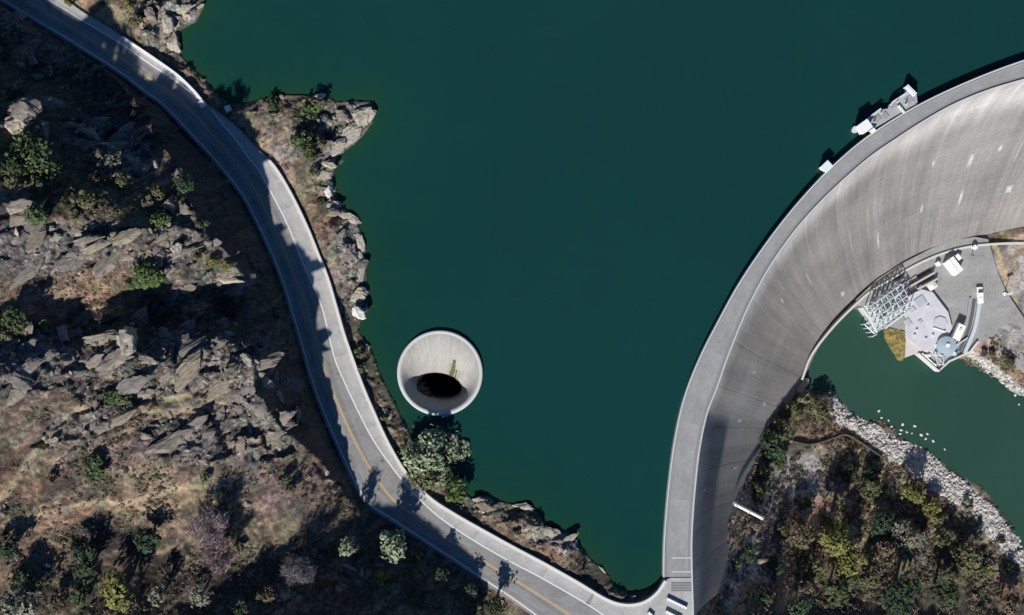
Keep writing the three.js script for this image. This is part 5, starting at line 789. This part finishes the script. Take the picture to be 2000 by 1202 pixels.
function crownGeo(seed, rx, ry, rz, n, leaf, pal, lobes = 9) {
  const R = rng(seed), [c0, c1] = PAL[pal], L = [];
  for (let i = 0; i < lobes; i++) { const a = R() * 6.283, e = Math.sqrt(R()) * 0.66, y = R(); L.push([Math.cos(a) * e * rx, (0.3 + 0.55 * y * (1 - e * 0.7)) * ry, Math.sin(a) * e * rz, 0.3 + 0.24 * R(), R(), 0.75 + 0.5 * R()]); }
  const pos = [], col = [], nor = [], ix = [], A = new THREE.Vector3(), Bv = new THREE.Vector3(), Cv = new THREE.Vector3(), N = new THREE.Vector3();
  for (let i = 0; i < n; i++) {
    const l = L[Math.floor(R() * lobes)]; A.set(R() * 2 - 1, R() * 2 - 1, R() * 2 - 1).normalize(); if (A.y < -0.35) A.y *= -1;
    const rr = l[3] * (0.62 + 0.46 * Math.pow(R(), 0.6)) * (1 + 0.35 * (noise(A.x * 2.5 + seed, A.z * 2.5 + i * 0, 820) - 0.5)) * (0.85 + 0.4 * noise(A.x * 5 + 9, A.z * 5, 821));
    const x = l[0] + A.x * rr * rx, y = l[1] + A.y * rr * ry * 0.8, z = l[2] + A.z * rr * rz;
    N.set(A.x + (R() - 0.5) * 1.5, A.y + 0.35 + (R() - 0.5) * 1.3, A.z + (R() - 0.5) * 1.5).normalize();
    Bv.set(R() - 0.5, R() - 0.5, R() - 0.5).cross(N).normalize(); Cv.crossVectors(N, Bv);
    const s = leaf * (0.55 + 0.9 * R()), s2 = s * (0.5 + 0.35 * R()), k = pos.length / 3, t = clamp(0.5 * l[4] + 0.6 * R()), m = l[5] * (0.75 + 0.5 * R());
    pos.push(x - Bv.x * s, y - Bv.y * s, z - Bv.z * s, x + Cv.x * s2, y + Cv.y * s2, z + Cv.z * s2, x + Bv.x * s, y + Bv.y * s, z + Bv.z * s, x - Cv.x * s2, y - Cv.y * s2, z - Cv.z * s2);
    for (let q = 0; q < 4; q++) { col.push(mix(c0[0], c1[0], t) * m, mix(c0[1], c1[1], t) * m, mix(c0[2], c1[2], t) * m); nor.push(N.x, N.y, N.z); }
    ix.push(k, k + 2, k + 1, k, k + 3, k + 2);
  }
  const g = new THREE.BufferGeometry(); g.setAttribute('position', new THREE.Float32BufferAttribute(pos, 3)); g.setAttribute('normal', new THREE.Float32BufferAttribute(nor, 3)); g.setAttribute('color', new THREE.Float32BufferAttribute(col, 3)); g.setIndex(ix); return g;
}
function twigGeo(seed, rx, ry, rz, n, c) {
  const R = rng(seed), pos = [], col = [], ix = [], L = []; for (let i = 0; i < 16; i++) { const a = R() * 6.283, e = Math.sqrt(R()) * 0.75; L.push([Math.cos(a) * e * rx, (0.4 + 0.5 * R()) * ry, Math.sin(a) * e * rz]); }
  for (let i = 0; i < n; i++) {
    const l = L[i % 16], k = pos.length / 3, dx = (R() - 0.5), dy = R() * 0.9 - 0.2, dz = (R() - 0.5), len = (0.5 + R()) * 0.3, x = l[0] + (R() - 0.5) * 0.5 * rx, y = l[1] + (R() - 0.5) * 0.3 * ry, z = l[2] + (R() - 0.5) * 0.5 * rz, w = 0.045 + 0.05 * R(), m = 0.65 + 0.6 * R();
    const ex = x + dx * len * rx * 1.5, ey = y + dy * len * ry, ez = z + dz * len * rz * 1.5, hx = -dz, hz = dx, hl = Math.hypot(hx, hz) || 1;
    pos.push(x - hx / hl * w, y, z - hz / hl * w, x + hx / hl * w, y, z + hz / hl * w, ex, ey, ez, x, y + w, z, x, y - w, z, ex, ey, ez); ix.push(k, k + 1, k + 2, k + 3, k + 4, k + 5);
    for (let q = 0; q < 6; q++) col.push(c[0] * m, c[1] * m, c[2] * m);
  }
  const g = new THREE.BufferGeometry(); g.setAttribute('position', new THREE.Float32BufferAttribute(pos, 3)); g.setAttribute('color', new THREE.Float32BufferAttribute(col, 3)); g.setIndex(ix); g.computeVertexNormals(); return g;
}
function trunkGeo(seed, h, r, spread, limbs = 5) {
  const R = rng(seed), gs = [tubeGeo([0, -0.6, 0], [0.15 * h * (R() - 0.5), h * 0.55, 0.15 * h * (R() - 0.5)], r, r * 0.6, 7)];
  for (let i = 0; i < limbs; i++) { const a = i / limbs * 6.283 + R(), y0 = h * (0.28 + 0.22 * R()); gs.push(tubeGeo([0, y0, 0], [Math.cos(a) * spread * 0.6, h * (0.7 + 0.2 * R()), Math.sin(a) * spread * 0.6], r * 0.5, r * 0.14, 5)); }
  return mergeGeometries(gs);
}
let seedNo = 3000;
// u, v: middle of the crown in the photo; rp: its half width there; kind of foliage; hgt: height of the plant over its half width
function plant(u, v, rp, pal, label, { hgt = 1.5, sx = 1, sz = 1, tree = rp > 22, bare = false, group } = {}) {
  const guess = ground(u, v, 2), r = rp * SC(guess[1] + 2), h = r * hgt * (tree ? 1.15 : 0.85), q = ground(u, v, h * 0.55), s = seedNo++;
  const y = groundY(q[0], q[2]), o = thing(tree ? bare ? 'bare_tree' : 'tree' : 'shrub', label, tree ? 'tree' : 'shrub', [q[0], y, q[2]], 0, group);
  const cy = tree ? h * 0.22 : 0;
  if (bare) part('crown', twigGeo(s, r * sx, h, r * sz, Math.round(170 * r * r * 0.6) + 500, bare), leafMat, o);
  else { const n = Math.round(clamp(26 * r * r * sx * sz + 120, 160, 3600)); const g = crownGeo(s, r * 1.05 * sx, h - cy, r * 1.05 * sz, n, clamp(0.09 * r + 0.17, 0.2, 0.52), pal, tree ? 12 : 6); g.translate(0, cy, 0); part('crown', g, leafMat, o); }
  part(tree ? 'trunk' : 'stem', trunkGeo(s, h * 0.9, tree ? 0.045 * h + 0.05 : 0.03 * h + 0.03, r * Math.min(sx, sz), tree ? 6 : 4), bare ? paleBark : bark, o);
  return o;
}
[
  // upper spur
  [58, 300, 42, 'green', 'largest green oak on the upper spur near the left edge', {}],
  [95, 335, 24, 'green', 'green oak just right of the largest one on the upper spur', {}],
  [28, 330, 24, 'dark', 'dark green oak at the left edge beside the largest oak', {}],
  [72, 418, 26, 'green', 'green oak below the largest oak, standing over dark rocks', {}],
  [70, 365, 20, 'olive', 'olive shrub between the two biggest oaks at left', { tree: false }],
  [165, 392, 22, 'olive', 'mossy olive shrub in the middle of the upper spur', { tree: false }],
  [150, 420, 15, 'olive', 'low olive shrub beneath the mossy one on the upper spur', {}],
  [222, 325, 26, 'grey', 'grey-green tree under the cliff-top outcrops', {}],
  [245, 352, 20, 'olive', 'olive tree right below the grey-green tree', { tree: true }],
  [195, 350, 18, 'brown', 'brown-green bush left of the grey-green tree', {}],
  [185, 305, 16, 'grey', 'grey bush right under the ribbed pale outcrop', {}],
  [312, 432, 21, 'bright', 'round bright green shrub between rocks on the upper spur', { tree: false, hgt: 1.2 }],
  [310, 375, 17, 'olive', 'olive shrub above the round bright green shrub', {}],
  [358, 360, 22, 'deep', 'dark green tree on the outer edge of the upper spur', {}],
  [290, 538, 30, 'bright', 'bright green tree at the brink of the dark ravine', { sx: 1.15, sz: 0.9 }],
  [265, 555, 18, 'green', 'smaller green shrub leaning out left of the bright ravine tree', {}],
  [384, 496, 15, 'olive', 'olive shrub near the tip of the upper spur', {}],
  [415, 512, 13, 'yellow', 'yellowish shrub at the tip of the upper spur', {}],
  [438, 516, 11, 'yellow', 'outermost yellow tuft of shrub over the road', {}],
  [105, 330, 14, 'brown', 'dull brown shrub right of the oaks', {}],
  [22, 350, 16, 'moss' in PAL ? 'moss' : 'olive', 'olive bush below the left edge oak', {}],
  [110, 385, 16, 'brown', 'brown shrub in the hollow right of the lower oak', {}],
  [285, 395, 15, 'brown', 'brown shrub left of the pinkish rounded rock', {}],
  [225, 410, 13, 'olive', 'small olive shrub over the orange bank', {}],
  [400, 440, 12, 'deep', 'small dark shrub on the outer rim above the shaded road', {}],
  // ravine and lower spur
  [30, 625, 30, 'green', 'green tree at the left edge in the mouth of the ravine', {}],
  [8, 655, 18, 'olive', 'olive bush at the left edge under the ravine tree', {}],
  [208, 650, 17, 'olive', 'olive shrub tucked beside the tall pale boulder', {}],
  [85, 635, 14, 'olive', 'olive shrub left of the rounded whitish boulder', {}],
  [222, 782, 28, 'green', 'spreading green bush in the middle of the lower spur', { hgt: 1, tree: false, sx: 1.2, sz: 0.8 }],
  [190, 908, 26, 'green', 'dark green bush above the lower slope path', { hgt: 1.1, tree: false, sx: 1.1, sz: 1.1 }],
  [245, 780, 15, 'dark', 'dark bush touching the right of the spreading green bush', {}],
  [172, 932, 15, 'olive', 'olive bush below the dark green bush', {}],
  [295, 650, 11, 'grey', 'small grey shrub right behind the tall pale boulder', {}],
  [570, 955, 13, 'dark', 'small dark shrub on the pink scrub slope', {}],
  [555, 940, 14, 'olive', 'olive tuft on the pink scrub slope', {}],
  [400, 930, 13, 'olive', 'olive tuft in the middle of the lower slope', {}],
  [100, 935, 14, 'brown', 'brown tuft between the paths at left', {}],
  // bottom left
  [163, 1072, 24, 'deep', 'tall dark green tree at the left of the shaded hollow', { hgt: 2.2, sz: 1.35 }],
  [170, 1118, 24, 'dark', 'dark green tree just below the tall one', { hgt: 2 }],
  [158, 1160, 22, 'green', 'green tree at the foot of the dark pair', { hgt: 1.9 }],
  [290, 1050, 28, 'deep', 'green tree rising out of the shaded hollow', { hgt: 2.1 }],
  [236, 1152, 38, 'yellow', 'yellow-green tree at the bottom below the hollow', { hgt: 1.7 }],
  [412, 1030, 40, 'sage', 'large leafless pinkish grey tree above the shaded bottom slope', { bare: [0.36, 0.285, 0.28], hgt: 1.5, sz: 1.1 }],
  [428, 1080, 38, 'sage', 'second leafless pinkish tree, overlapping the large one from below', { bare: [0.34, 0.25, 0.235], hgt: 1.4 }],
  [468, 1068, 13, 'olive', 'small olive tuft right of the leafless pinkish trees', {}],
  [588, 1110, 34, 'sage', 'grey leafless tree in the shade left of the sage trees', { bare: [0.3, 0.27, 0.28], hgt: 2.2 }],
  [684, 1064, 21, 'sage', 'smaller pale sage tree standing in the shade by the road', { hgt: 3.6, tree: true }],
  [769, 1060, 26, 'sage', 'larger pale sage tree against the road edge', { hgt: 3.2, sz: 1.25 }],
  [655, 1075, 14, 'olive', 'olive shrub left of the smaller sage tree', {}],
  [315, 1160, 20, 'grey', 'grey-green tree at the bottom edge right of the yellow-green tree', { hgt: 2, tree: true }],
  [390, 1165, 24, 'grey', 'greyish tree at the bottom edge under the leafless trees', { hgt: 1.8 }],
  [35, 1180, 38, 'grey', 'dull grey-green tree in the bottom left corner', { hgt: 1.6 }],
  [15, 1075, 26, 'deep', 'dark tree at the left edge of the bottom slope', {}],
  [55, 1135, 28, 'deep', 'dark tree between the left edge and the orange slope', {}],
  [110, 1175, 20, 'brown', 'brown tree at the bottom edge left of the green tree', { tree: true }],
  [520, 1165, 20, 'brown', 'brown tree near the bottom edge in shade', { tree: true }],
  [745, 1130, 16, 'gold', 'golden shrub below the larger sage tree', {}],
  [470, 1190, 20, 'deep', 'dark tree cut by the bottom edge under the slope', { tree: true }],
  [930, 1190, 16, 'olive', 'olive shrub cut by the bottom edge in shade', {}],
  [806, 1092, 17, 'dark', 'dark roadside tree at the outer edge of the lower bend, first of a row', { tree: true, hgt: 2.6 }],
  [862, 1122, 18, 'dark', 'dark roadside tree, second of the row beside the lower road', { tree: true, hgt: 2.8 }],
  [915, 1150, 16, 'deep', 'dark roadside tree, third of the row beside the lower road', { tree: true, hgt: 2.6 }],
  [968, 1182, 20, 'dark', 'dark roadside tree, last of the row by the bottom edge', { tree: true, hgt: 2.6 }],
  // top left
  [12, 30, 16, 'grey', 'grey-green shrub in the top left corner', {}],
  [8, 70, 14, 'olive', 'olive shrub at the left edge by the top road', {}],
  [15, 105, 14, 'dark', 'dark shrub at the left edge over the gully', {}],
  [265, 42, 15, 'olive', 'olive shrub on the knoll above the white parapet', {}],
  [298, 12, 12, 'grey', 'grey shrub at the top edge of the knoll', {}],
  [133, 6, 9, 'yellow', 'yellow-green tuft beside the road at the top edge', {}],
  [250, 8, 10, 'yellow', 'yellow-green tuft at the top edge of the tan knoll', {}],
  [30, 180, 16, 'deep', 'dark bush at the left edge above the rock knob', {}],
  [95, 140, 14, 'grey', 'grey bush in the gully under the cliff', {}],
  // peninsula and lake bank
  [531, 201, 15, 'green', 'small round green bush on the top edge of the peninsula', {}],
  [622, 200, 16, 'olive', 'olive bush beside the white rock on the peninsula', {}],
  [606, 218, 18, 'bright', 'bright green bush in the middle of the peninsula', {}],
  [592, 280, 25, 'green', 'biggest green bush on the peninsula', { hgt: 1.2 }],
  [621, 275, 17, 'olive', 'olive bush touching the biggest green bush', {}],
  [608, 305, 16, 'green', 'green bush on the lower side of the biggest one', {}],
  [612, 335, 11, 'olive', 'small olive bush toward the road below the peninsula', {}],
  [628, 395, 10, 'dark', 'dark tuft in the shore notch below the peninsula', {}],
  [702, 688, 13, 'olive', 'olive bush on the shore between road and spillway', {}],
  [708, 720, 11, 'olive', 'second olive bush on the shore below the first', {}],
  [748, 815, 10, 'olive', 'olive tuft on the strip left of the willow', {}],
  [838, 880, 48, 'sage', 'large pale grey-green willow leaning over the lake below the spillway', { hgt: 1.3 }],
  [886, 872, 32, 'sage', 'right half of the pale willow, a second stem out over the water', { hgt: 1.4 }],
  [825, 925, 32, 'olive', 'olive tree between the willow and the road', { hgt: 1.1 }],
  [890, 957, 27, 'bright', 'vivid green bush at the water below the willow', { hgt: 1.3 }],
  [858, 925, 24, 'sage', 'pale bushy tree between the willow and the vivid green bush', { hgt: 1.2 }],
  [1010, 1040, 8, 'olive', 'small olive tuft on the tan lower shore', {}],
  // right bank
  [1545, 808, 24, 'olive', 'olive tree near the tip of the bank by the dam', { hgt: 1.1 }],
  [1570, 775, 14, 'grey', 'grey-green shrub at the tip of the bank', {}],
  [1602, 800, 24, 'olive', 'green-olive tree beside the riprap at the bank tip', { hgt: 1 }],
  [1525, 838, 22, 'olive', 'olive bush against the dam foot', { tree: false }],
  [1508, 872, 26, 'deep', 'dense dark green tree against the dam foot', {}],
  [1520, 895, 20, 'green', 'green bush right of the dense dark tree', {}],
  [1495, 918, 20, 'olive', 'olive bush lower down along the dam foot', {}],
  [1485, 955, 20, 'dark', 'dark bush at the dam foot above the pipe', {}],
  [1480, 975, 13, 'green', 'small green bush just above the pipe', {}],
  [1470, 1030, 20, 'brown', 'brown brush by the dam foot below the pipe', {}],
  [1575, 985, 15, 'olive', 'olive shrub right of the grey gravel flat', {}],
  [1660, 925, 22, 'dark', 'dark tree left of the yellow trees near the riprap', {}],
  [1705, 925, 20, 'deep', 'dark tree above the brown path near the riprap', {}],
  [1705, 958, 24, 'olive', 'olive-green tree in the middle of the bank', { hgt: 1.5 }],
  [1778, 965, 24, 'yellow', 'round yellow-green tree beside the upper riprap', { hgt: 1.8 }],
  [1815, 993, 21, 'yellow', 'yellow-green tree right of the round one by the riprap', { tree: true }],
  [1838, 1018, 16, 'olive', 'olive shrub on the edge of the riprap', {}],
  [1722, 1020, 28, 'deep', 'dark green tree in the centre of the right bank', {}],
  [1760, 1035, 26, 'grey', 'grey-olive tree right of the dark centre tree', {}],
  [1785, 1062, 34, 'grey', 'wide grey-olive tree in the lower centre of the right bank', {}],
  [1730, 1085, 30, 'brown', 'brownish tree below the dark centre tree', {}],
  [1630, 1050, 34, 'yellow', 'tall yellow-olive tree with a long black shadow on the right bank', { hgt: 2.6 }],
  [1658, 1098, 36, 'yellow', 'brightest yellow-green tree, below the tall yellow-olive one', { hgt: 1.8 }],
  [1560, 1045, 30, 'brown', 'brown-olive tree below the gravel flat', { hgt: 1.2 }],
  [1525, 1040, 18, 'olive', 'olive shrub left of the brown-olive tree', {}],
  [1462, 1080, 18, 'deep', 'dark green shrub on the lower bank by the dam', {}],
  [1438, 1105, 10, 'yellow', 'small yellow-green tuft at the dam foot, lowest on the bank', {}],
  [1512, 1108, 20, 'deep', 'dark green bush right of the long cream rock', {}],
  [1590, 1110, 26, 'olive', 'olive tree in half shade at the bottom of the right bank', {}],
  [1645, 1148, 34, 'green', 'green tree under the brightest yellow-green tree', { hgt: 1.4 }],
  [1700, 1140, 24, 'olive', 'olive tree right of the green tree near the bottom', {}],
  [1760, 1165, 40, 'deep', 'large dark tree at the bottom of the right bank', { hgt: 1.9 }],
  [1840, 1150, 34, 'dark', 'dark tree at the bottom between the large one and the riprap', { hgt: 1.9 }],
  [1880, 1085, 34, 'olive', 'olive tree beside the lower riprap', { hgt: 1.3 }],
  [1845, 1050, 22, 'olive', 'small olive tree above the lower riprap', { tree: true }],
  [1910, 1120, 22, 'olive', 'olive shrub on the pinkish bench at lower right', { tree: false }],
  [1932, 1112, 12, 'yellow', 'yellow-green tuft in front of the pinkish rock bench', {}],
  [1955, 1058, 9, 'dark', 'single round dark shrub on the white riprap', {}],
  [1914, 1018, 7, 'dark', 'tiny dark shrub in the upper riprap', {}],
  [1975, 1110, 15, 'deep', 'dark green shrub at the foot of the riprap, right edge', {}],
  [1890, 985, 14, 'grey', 'grey-green shrub on the riprap by the water', {}],
  [1560, 1180, 26, 'deep', 'dark tree at the bottom edge by the cream rocks', {}],
  [1500, 1160, 22, 'dark', 'dark bush at the bottom edge beside the dam foot', {}],
  [1965, 1175, 26, 'brown', 'brown tree in the bottom right corner', {}],
  [1930, 690, 14, 'brown', 'reddish brown brush beside the yard above the river', {}],
  [1968, 705, 16, 'olive', 'olive brush by the river right of the yard', {}],
].forEach(a => { if (PAL[a[3]]) plant(a[0], a[1], a[2], a[3], a[4], a[5]); });

// mossy gold bank under the powerhouse
{
  const top = [[1721, 640], [1738, 642], [1755, 645], [1770, 650]], bot = [[1726, 660], [1740, 685], [1757, 707], [1768, 700]], n = 40, pos = [], col = [], ix = [];
  const T = spline(pw(top, -71.2), n), B = spline(pw(bot, -75.4), n);
  for (let i = 0; i < n; i++) for (let j = 0; j < n; j++) { const t = j / (n - 1), x = mix(T[i][0], B[i][0], t), z = mix(T[i][1], B[i][1], t), k = 0.25 + 1.2 * fbm(x * 1.3, z * 1.3, 830, 3) * (0.6 + 0.8 * h2(i, j, 3)), w = noise(x / 1.2, z / 1.2, 833); pos.push(x, mix(-71.1, -75.6, t * t) + 0.9 * fbm(x * 1.2, z * 1.2, 831, 3), z); col.push(mix(0.15, 0.24, w) * k, mix(0.13, 0.18, w) * k, 0.045 * k); if (i && j) { const a = (i - 1) * n + j - 1; ix.push(a, a + 1, a + n, a + n, a + 1, a + n + 1); } }
  const g = new THREE.BufferGeometry(); g.setAttribute('position', new THREE.Float32BufferAttribute(pos, 3)); g.setAttribute('color', new THREE.Float32BufferAttribute(col, 3)); g.setIndex(ix); g.computeVertexNormals(); struct('mossy_bank', g, leafMat);
  plant(1731, 648, 8, 'green', 'green shrub at the dark top corner of the gold bank', { hgt: 0.7 }); plant(1748, 692, 7, 'yellow', 'lowest yellow shrub at the water on the gold bank', { hgt: 0.7 }); plant(1762, 690, 8, 'gold', 'golden-brown shrub beside the pale apron on the gold bank', { hgt: 0.7 }); plant(1744, 668, 8, 'olive', 'olive shrub in the middle of the gold bank under the powerhouse', { hgt: 0.7 }); plant(1757, 665, 8, 'olive', 'olive shrub against the wall on the gold bank', { hgt: 0.7 }); plant(1738, 655, 9, 'yellow', 'yellow moss-like shrub at the top of the gold bank under the powerhouse', { hgt: 0.7 }); plant(1752, 680, 9, 'gold', 'golden shrub on the bank below the powerhouse', { hgt: 0.7 });
}

// ---------------------------------------------------------------- what nobody could count: rubble, brush, riprap
{
  const R = rng(77), dummy = new THREE.Object3D(), c = new THREE.Color();
  const lists = { stone: [], brush: [], riprap: [], shoreStone: [] };
  const X0 = P(-15, 0, 40)[0] - 6, X1 = P(2015, 0, RIVER_Y)[0], Z0 = P(0, -15, 8)[1], Z1 = P(0, 1215, RIVER_Y)[1];
  for (let k = 0; k < 260000; k++) {
    const x = mix(X0, X1, R()), z = mix(Z0, Z1, R()), pick = R(), sz = R();
    const b = baseHeight(x, z), zone = G.zone, d = G.d, e = G.e;
    if (zone === 0 || zone === 2 || zone === 4) continue;
    if (zone === 1 && d < 1.2) continue; if (zone === 3 && (d < 1 || e < 0.4 || x > 33)) continue; if (zone !== 5 && x > 38) continue;
    if (zone === 5 && (d < 1.5 || b < RIVER_Y - 0.3 || (x > P(1660, 0, -71)[0] && z < P(0, 700, -71)[1] && (x < P(1940, 0, -71)[0] || pick > 0.12) && !(z > P(0, 655, -71)[1] && x > P(1905, 0, -71)[0])))) continue;
    const y = height(x, z), rock = M.rock, W = M.W; let rip = 0;
    if (zone === 5) for (const p of patches) if (p.k === 'riprap') { const dx = x - p.x, dz = z - p.z, a = (dx * p.c + dz * p.s) / p.a, q = (-dx * p.s + dz * p.c) / p.b; if (a * a + q * q < 1.05) rip = 1; }
    const s = 0.14 + 0.85 * Math.pow(sz, 5);
    if (rip) { if (pick < 0.75) lists.riprap.push([x, y, z, 0.25 + 0.5 * sz * sz]); continue; }
    if (zone === 3 && pick < 0.2 * rock) { lists.stone.push([x, y, z, s * 0.8, 1.15]); continue; }
    if (pick < 0.09 * clamp(rock * 1.2)) lists.stone.push([x, y, z, s * (zone === 5 ? 0.7 : 1), 0.9]);
    else if (pick > 0.4 && fbm(x / 6, z / 6, 850, 3) + (rock < 0.3 ? 0.06 : -0.08) + (zone === 5 ? 0.04 : 0) > 0.45 + 0.15 * sz && pick < (zone === 3 ? 0.55 : 0.8)) lists.brush.push([x, y, z, (zone === 5 ? 1.5 : 1) * (0.18 + 0.5 * sz * sz)]);
  }
  console.log(Object.entries(lists).map(([k, v]) => k + ' ' + v.length).join(', '));
  const small = []; for (let i = 0; i < 4; i++) small.push(rockGeo(950 + i, 0.75, 1.25, 1));
  const inst = (name, geos, mat, list, f, label, cat) => geos.forEach((g, gi) => {
    const l = list.filter((_, i) => i % geos.length === gi), m = new THREE.InstancedMesh(g, mat, l.length); m.name = geos.length > 1 ? numbered(name) : name; m.castShadow = m.receiveShadow = true; m.userData.kind = 'stuff'; tag(m, label[gi % label.length], cat);
    l.forEach((p, i) => { f(p, i); dummy.updateMatrix(); m.setMatrixAt(i, dummy.matrix); m.setColorAt(i, c); }); scene.add(m);
  });
  const rotate = s => dummy.rotation.set((R() - 0.5) * 0.9, R() * 6.28, (R() - 0.5) * 0.9);
  const stoneMat = new THREE.MeshStandardMaterial({ vertexColors: true, roughness: 0.95 });
  inst('rubble', [small[0]], stoneMat, lists.stone, p => { rotate(); dummy.position.set(p[0], p[1] + 0.1 * p[3], p[2]); dummy.scale.set(p[3] * (0.8 + 0.5 * R()), p[3] * (0.6 + 0.5 * R()), p[3]); const t = (0.13 + 0.18 * R()) * p[4], w = R(); c.setRGB(t * (1.08 + 0.16 * w), t * (1 + 0.03 * w), t * (0.92 - 0.08 * w)); }, ['loose grey and tan rubble scattered over the rocky slopes'], 'rubble');
  inst('riprap', [small[1]], stoneMat, lists.riprap, p => { rotate(); dummy.position.set(p[0], p[1] + 0.12, p[2]); dummy.scale.set(p[3] * 1.1, p[3] * 0.8, p[3]); const t = 0.3 + 0.45 * R(); c.setRGB(t, t * 0.965, t * 0.92); }, ['bright whitish riprap stones lining the river bank'], 'riprap');
  const bg = crownGeo(5001, 1, 1, 1, 34, 0.3, 'grey', 4); { const a = bg.attributes.color.array; for (let i = 0; i < a.length; i += 3) { const m = a[i + 1] / 0.13; a[i] = a[i + 1] = a[i + 2] = m; } }
  inst('dry_brush', [bg], leafMat, lists.brush, p => { dummy.rotation.set(0, R() * 6.28, 0); dummy.position.set(p[0], p[1] - 0.05, p[2]); dummy.scale.set(p[3], p[3] * 0.8, p[3]); const k = R(), m = 0.5 + 0.75 * R(); if (k < 0.3) c.setRGB(0.12 * m, 0.088 * m, 0.06 * m); else if (k < 0.52) c.setRGB(0.075 * m, 0.08 * m, 0.042 * m); else if (k < 0.78) c.setRGB(0.19 * m, 0.14 * m, 0.115 * m); else if (k < 0.92) c.setRGB(0.24 * m, 0.185 * m, 0.115 * m); else c.setRGB(0.13 * m, 0.13 * m, 0.11 * m); }, ['low dry brush scattered over the slopes'], 'brush');
}

renderer.render(scene, camera);
